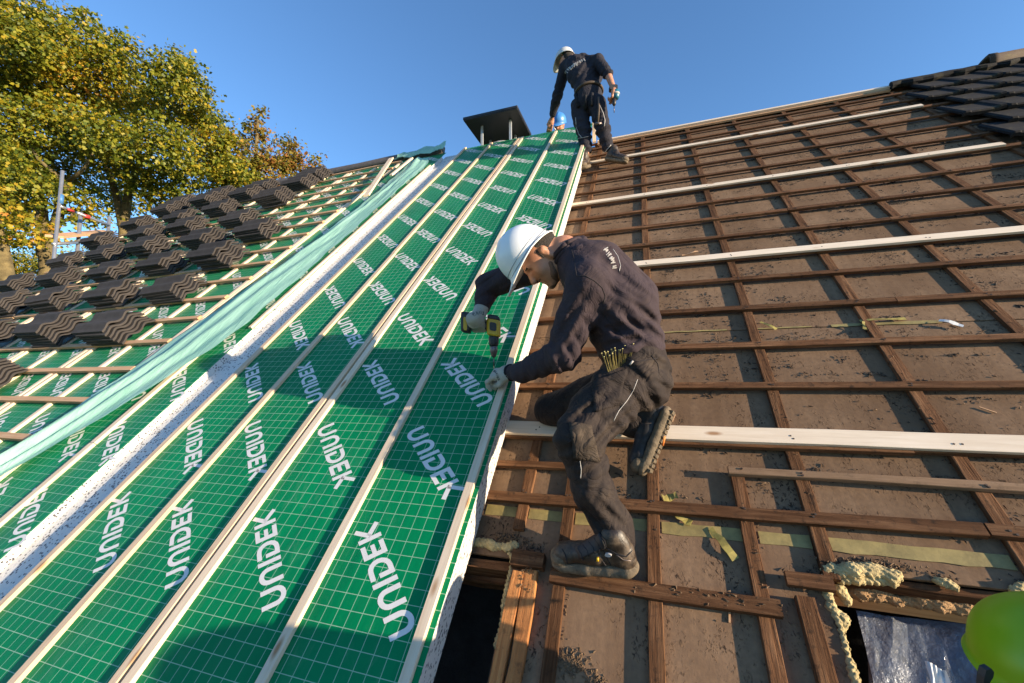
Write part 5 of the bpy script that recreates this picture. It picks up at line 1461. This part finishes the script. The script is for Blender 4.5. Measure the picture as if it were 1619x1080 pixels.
# ------------------------------------------------------------------ foam, plastic, scraps and grit round the openings
fo = tag(empty('insulation_foam', RP(.53, .70, -.045)), 'crumbling yellow expanding foam along the right roof opening', 'foam')
def foam(parent, name, pts, r0, res=.006, amp=.006, mat='foam'):
    F = Field(.006); rr = random.Random(len(pts))
    for a, b in zip(pts[:-1], pts[1:]):
        a, b = Vector(a), Vector(b); n_ = max(2, int((b - a).length / .011)); q0 = a; r_a = r0
        for i in range(1, n_ + 1):
            q = a.lerp(b, i / n_) + Vector((0, rr.uniform(-.35, .35) * r0, rr.uniform(-.2, .3) * r0)); r_b = r0 * rr.uniform(.7, 1.15)
            F.cap(RP(*q0), RP(*q), r_a, r_b, k=.010); q0 = q; r_a = r_b
            if rr.random() < .5: F.ell(RP(q.x + rr.uniform(-.006, .006), q.y + rr.uniform(-.9, .9) * r0, q.z + rr.uniform(0, .6) * r0), [r0 * rr.uniform(.25, .55) for _ in range(3)], k=.008)
    F.noise = amp * .3; F.fold(RP(*pts[0]), 2.0, (290., 240., 270.), amp * .35); F.fold(RP(*pts[0]), 2.0, (-410., 330., 180.), amp * .22)
    return field_obj(name, F, res, MAT[mat], parent, 0)
foam(fo, 'foam_block', [(.535, .768, -.035), (.735, .780, -.035)], .019, .005); foam(fo, 'foam_block', [(.54, .748, -.05), (.72, .762, -.05)], .013, .005)
foam(fo, 'foam_bead', [(.524, .75, -.04), (.520, .68, -.045), (.527, .60, -.045), (.523, .48, -.045), (.527, .36, -.045), (.524, .2, -.045)], .009, .0045)
foam(fo, 'foam_bead', [(.515, .655, -.045), (.545, .63, -.05), (.535, .60, -.06)], .013, .005); foam(fo, 'foam_bead', [(.565, .725, -.07), (.585, .705, -.09)], .016, .005)
foam(fo, 'foam_bead', [(.835, .777, -.042), (.875, .765, -.042)], .008, .004); foam(fo, 'foam_bead', [(1.02, .775, -.04), (1.08, .79, -.04)], .016, .005)
f2 = tag(empty('insulation_foam', RP(-.62, .70, -.045)), 'ragged yellow foam bead over the dark gap beside the speckled panel edge', 'foam')
foam(f2, 'foam_bead', [(-.80, .700, -.045), (-.70, .712, -.04), (-.60, .700, -.04), (-.565, .715, -.04)], .014, .005)
foam(f2, 'foam_bead', [(-.60, .690, -.05), (-.575, .675, -.05), (-.572, .655, -.05), (-.567, .62, -.05), (-.563, .5, -.05), (-.56, .36, -.05)], .008, .0045)
fl = tag(empty('fibre_insulation', RP(.9, .76, -.14)), 'strip of fluffy tan fibre insulation above the orange trim board', 'insulation strip')
MAT['fibre'] = plain('tan_fibre_wool', (.42, .25, .12), .95, var=.35, nscale=60, bump=1.0, bscale=120, bdist=.01)
foam(fl, 'fibre_roll', [(.57, .752, -.148), (1.75, .752, -.148)], .019, .007, .01, 'fibre')

def mat_plastic():
    m, nt, p, out = new_mat('clear_crumpled_plastic'); g = NG(nt); v = g.coord()
    p.inputs['Base Color'].default_value = (.75, .78, .82, 1); p.inputs['Roughness'].default_value = .12; p.inputs['Specular IOR Level'].default_value = .8
    tr = g.node('ShaderNodeBsdfTransparent'); tr.inputs['Color'].default_value = (.86, .88, .9, 1)
    mx = g.node('ShaderNodeMixShader'); mx.inputs[0].default_value = .88
    g.link(g.bump(g.noise(v, 22, 5, .6, 1.5), .8, .02), p.inputs['Normal'])
    g.link(p.outputs[0], mx.inputs[1]); g.link(tr.outputs[0], mx.inputs[2]); g.link(mx.outputs[0], out.inputs['Surface'])
    return m
MAT['plastic'] = mat_plastic()
MAT['foil'] = plain('grey_silver_foil', (.10, .11, .14), .35, metal=.2, var=.4, nscale=18, bump=.6, bscale=16, bdist=.02)
def crumple(name, label, cat, corners, nu, nv, amp, mat, seed, freq=22):
    rr = random.Random(seed); ph = [rr.uniform(0, 6) for _ in range(8)]; m = MB()
    a, b, c, d = [Vector(q) for q in corners]
    for i in range(nv + 1):
        for j in range(nu + 1):
            s, t = j / nu, i / nv; q = a.lerp(b, s).lerp(d.lerp(c, s), t)
            h = math.sin(s * freq + ph[0] + 2 * math.sin(t * 5 + ph[1])) + .7 * math.sin(t * freq * .6 + ph[2] + 2.5 * math.sin(s * 6 + ph[3])) + .5 * abs(math.sin(s * freq * 1.7 - t * 9 + ph[4]))
            m.v.append(RP(q.x + amp * .3 * math.sin(t * 9 + ph[5]), q.y, q.z + amp * h) - RP(*a))
    for i in range(nv):
        for j in range(nu):
            k = i * (nu + 1) + j; m.face((k, k + 1, k + nu + 2, k + nu + 1))
    o = m.build(name, MAT[mat], None, True); o.location = RP(*a)
    return tag(o, label, cat)
crumple('foil_blanket', 'dark silvery foil blanket lying inside the lower right opening', 'foil', [(.60, .10, -.34), (1.8, .10, -.34), (1.8, .74, -.26), (.66, .74, -.26)], 50, 30, .010, 'foil', 3, 16)
crumple('plastic_sheet', 'crumpled clear plastic sheet hanging in the lower right opening', 'plastic sheet', [(.56, .20, -.25), (.86, .16, -.22), (.80, .68, -.16), (.64, .69, -.17)], 50, 50, .020, 'plastic', 5, 9)
crumple('plastic_sheet', 'small white crinkled plastic scrap beside the lime green helmet', 'plastic sheet', [(.70, .36, -.17), (.78, .35, -.17), (.80, .56, -.15), (.76, .58, -.15)], 16, 24, .008, 'hat_grey', 8, 8)

def scrap(label, u, v, L, w_, ang, n0, seed, mat='yellow_scrap', grp='yellow tape scraps on the old sheets'):
    rr = random.Random(seed); m = MB(); k = 5; ca, sa = math.cos(ang), math.sin(ang)
    for i in range(k + 1):
        for s in (-1, 1):
            x = (i / k - .5) * L; y = s * w_ / 2 * rr.uniform(.45, 1.1); z = .004 + (.010 * math.sin(i * .55 + seed) ** 2) + rr.uniform(0, .004)
            m.v.append((x * ca - y * sa, x * sa + y * ca, z))
    for i in range(k): m.face((2 * i, 2 * i + 2, 2 * i + 3, 2 * i + 1))
    o = m.build('tape_scrap', MAT[mat], None); o.location = RP(u, v, n0); o.rotation_euler = ROOF_ROT
    sd = o.modifiers.new('t', 'SOLIDIFY'); sd.thickness = .0015
    return tag(o, label, 'tape scrap', grp)
scrap('pointed yellow tape scrap left of the second dark counter batten, lower roof', .225, .82, .13, .032, -1.0, -.042, 3)
scrap('yellow tape scrap just under the long low batten near the boot', .085, .905, .085, .03, -.5, -.042, 4)
scrap('curled yellow tape scrap lying above the worker\'s lower boot sole', .05, .99, .06, .035, .3, -.042, 5)
scrap('short yellow tape curl on the torn seam below the middle sheets', .63, 2.10, .10, .02, -.9, -.036, 6)
scrap('pale yellow tape shred on the torn seam at far right', 1.16, 2.11, .20, .022, .05, -.036, 7)
scrap('greenish tape tuft stuck beside a counter batten at the torn seam', 1.06, 2.05, .07, .02, 1.4, -.03, 8)
scrap('grey blue tape shred beside the right frame edge on the torn seam', 1.42, 2.06, .09, .025, -.6, -.036, 10, 'hat_grey')
scrap('thin pale splinter lying on the sheet under the second fresh batten', .30, 3.02, .12, .012, .25, -.042, 9, 'lath_u')

def offcut(label, u, v, L, ang, seed):
    m = MB(); d = Vector((math.cos(ang), math.sin(ang), 0)) * L / 2; m.beam(-d, d, (-math.sin(ang), math.cos(ang), 0), .006, (0, 0, 1), .004, .0008, .0005, .05, seed)
    o = m.build('splinter', MAT['lath_u']); o.location = RP(u, v, -.041); o.rotation_euler = ROOF_ROT
    return tag(o, label, 'splinter', 'pale wood splinters on the sheets')
offcut('pale straw like splinter standing across the low batten by the boot', .215, .60, .08, 1.45, 1)
offcut('pale splinter on the sheet at the right, below the torn seam', 1.30, 1.50, .05, -.6, 2)
offcut('pale splinter on the left sheet above the lowest fresh batten', .09, 1.42, .05, 1.2, 3)

# grit and leaf crumbs: loose moss debris
def debris(name, label, spots, mat, seed, size):
    rng = np.random.default_rng(seed); P = []
    for u, v, su, sv, n_, nn in spots:
        q = np.stack([rng.normal(u, su, n_), rng.normal(v, sv, n_), np.full(n_, nn)], -1); P.append(q)
    P = np.concatenate(P)
    P = P[~((P[:, 0] > .528) & (P[:, 0] < 1.75) & (P[:, 1] < .775))]; P = P[~((P[:, 0] < -.565) & (P[:, 1] < .66))]
    P = P[(P[:, 0] > -.66)]
    n_ = len(P); s = size * rng.uniform(.3, 1.0, n_) ** 1.6
    base = np.array([(1, 0, 0), (-.5, .8, 0), (-.6, -.7, .1), (.1, .05, .75), (0, 0, -.1)])
    ang = rng.uniform(0, 6.28, n_); el = rng.uniform(.7, 2.4, n_)
    V = np.zeros((n_, 5, 3))
    x = base[None, :, 0] * el[:, None]; y = base[None, :, 1] / el[:, None] ** .5
    V[..., 0] = x * np.cos(ang)[:, None] - y * np.sin(ang)[:, None]; V[..., 1] = x * np.sin(ang)[:, None] + y * np.cos(ang)[:, None]; V[..., 2] = base[None, :, 2]
    V = P[:, None, :] + V * s[:, None, None] + rng.normal(size=V.shape) * s[:, None, None] * .15
    T = np.array([(0, 1, 3), (1, 2, 3), (2, 0, 3), (0, 2, 4), (2, 1, 4), (1, 0, 4)])
    Fc = (np.arange(n_)[:, None, None] * 5 + T[None]).reshape(-1, 3)
    me = bpy.data.meshes.new(name); me.from_pydata(V.reshape(-1, 3).tolist(), [], Fc.tolist()); me.update()
    o = link_mesh(name, me, MAT[mat]); o.rotation_euler = ROOF_ROT
    return tag(o, label, None, None, 'stuff')
r = random.Random(21); spots = []; spots2 = []
sheet_n = -.0435
for k in range(420):
    u = r.uniform(-.5, 3.0); v = r.uniform(.9, 5.0); spots.append((u, v, r.uniform(.02, .10), r.uniform(.006, .028), int(r.uniform(8, 40)), sheet_n))
for v in vs[:9]:
    for k in range(9): spots.append((r.uniform(-.4, 2.4), v + .03, .12, .006, 14, sheet_n)); spots2.append((r.uniform(-.4, 2.4), v + .03, .12, .006, 7, sheet_n))
for u in (-.36, -.015, .325, .545, 1.09, 1.635):
    for k in range(6): spots2.append((u + .032, r.uniform(.5, 2.6), .004, .10, 14, sheet_n)); spots2.append((u, r.uniform(.5, 2.6), .012, .10, 6, -.0215))
spots += [(.66, .80, .06, .010, 260, -.035), (.47, .735, .03, .008, 90, -.04), (1.12, .80, .05, .012, 160, -.04), (.86, .795, .02, .008, 30, -.04), (-.62, .745, .05, .010, 160, -.04), (-.50, .70, .03, .02, 90, -.04)]
spots2 += [(-.29, .365, .025, .018, 330, sheet_n), (-.205, .325, .018, .014, 220, sheet_n), (.66, .80, .06, .010, 260, -.03), (-.63, .745, .05, .008, 160, -.036), (-.50, .72, .02, .012, 30, -.04), (.16, .62, .15, .012, 50, .004), (-.49, .60, .02, .05, 60, -.012)]
for k in range(40): spots2.append((r.uniform(-.5, 2.4), r.uniform(.6, 3.6), .2, .12, 12, sheet_n))
debris('moss_debris', 'dark moss crumbs strewn over the old sheets', spots, 'crumb', 5, .0070)
debris('leaf_debris', 'brown leaf crumbs gathered beside the battens', spots2, 'chip', 6, .0068)
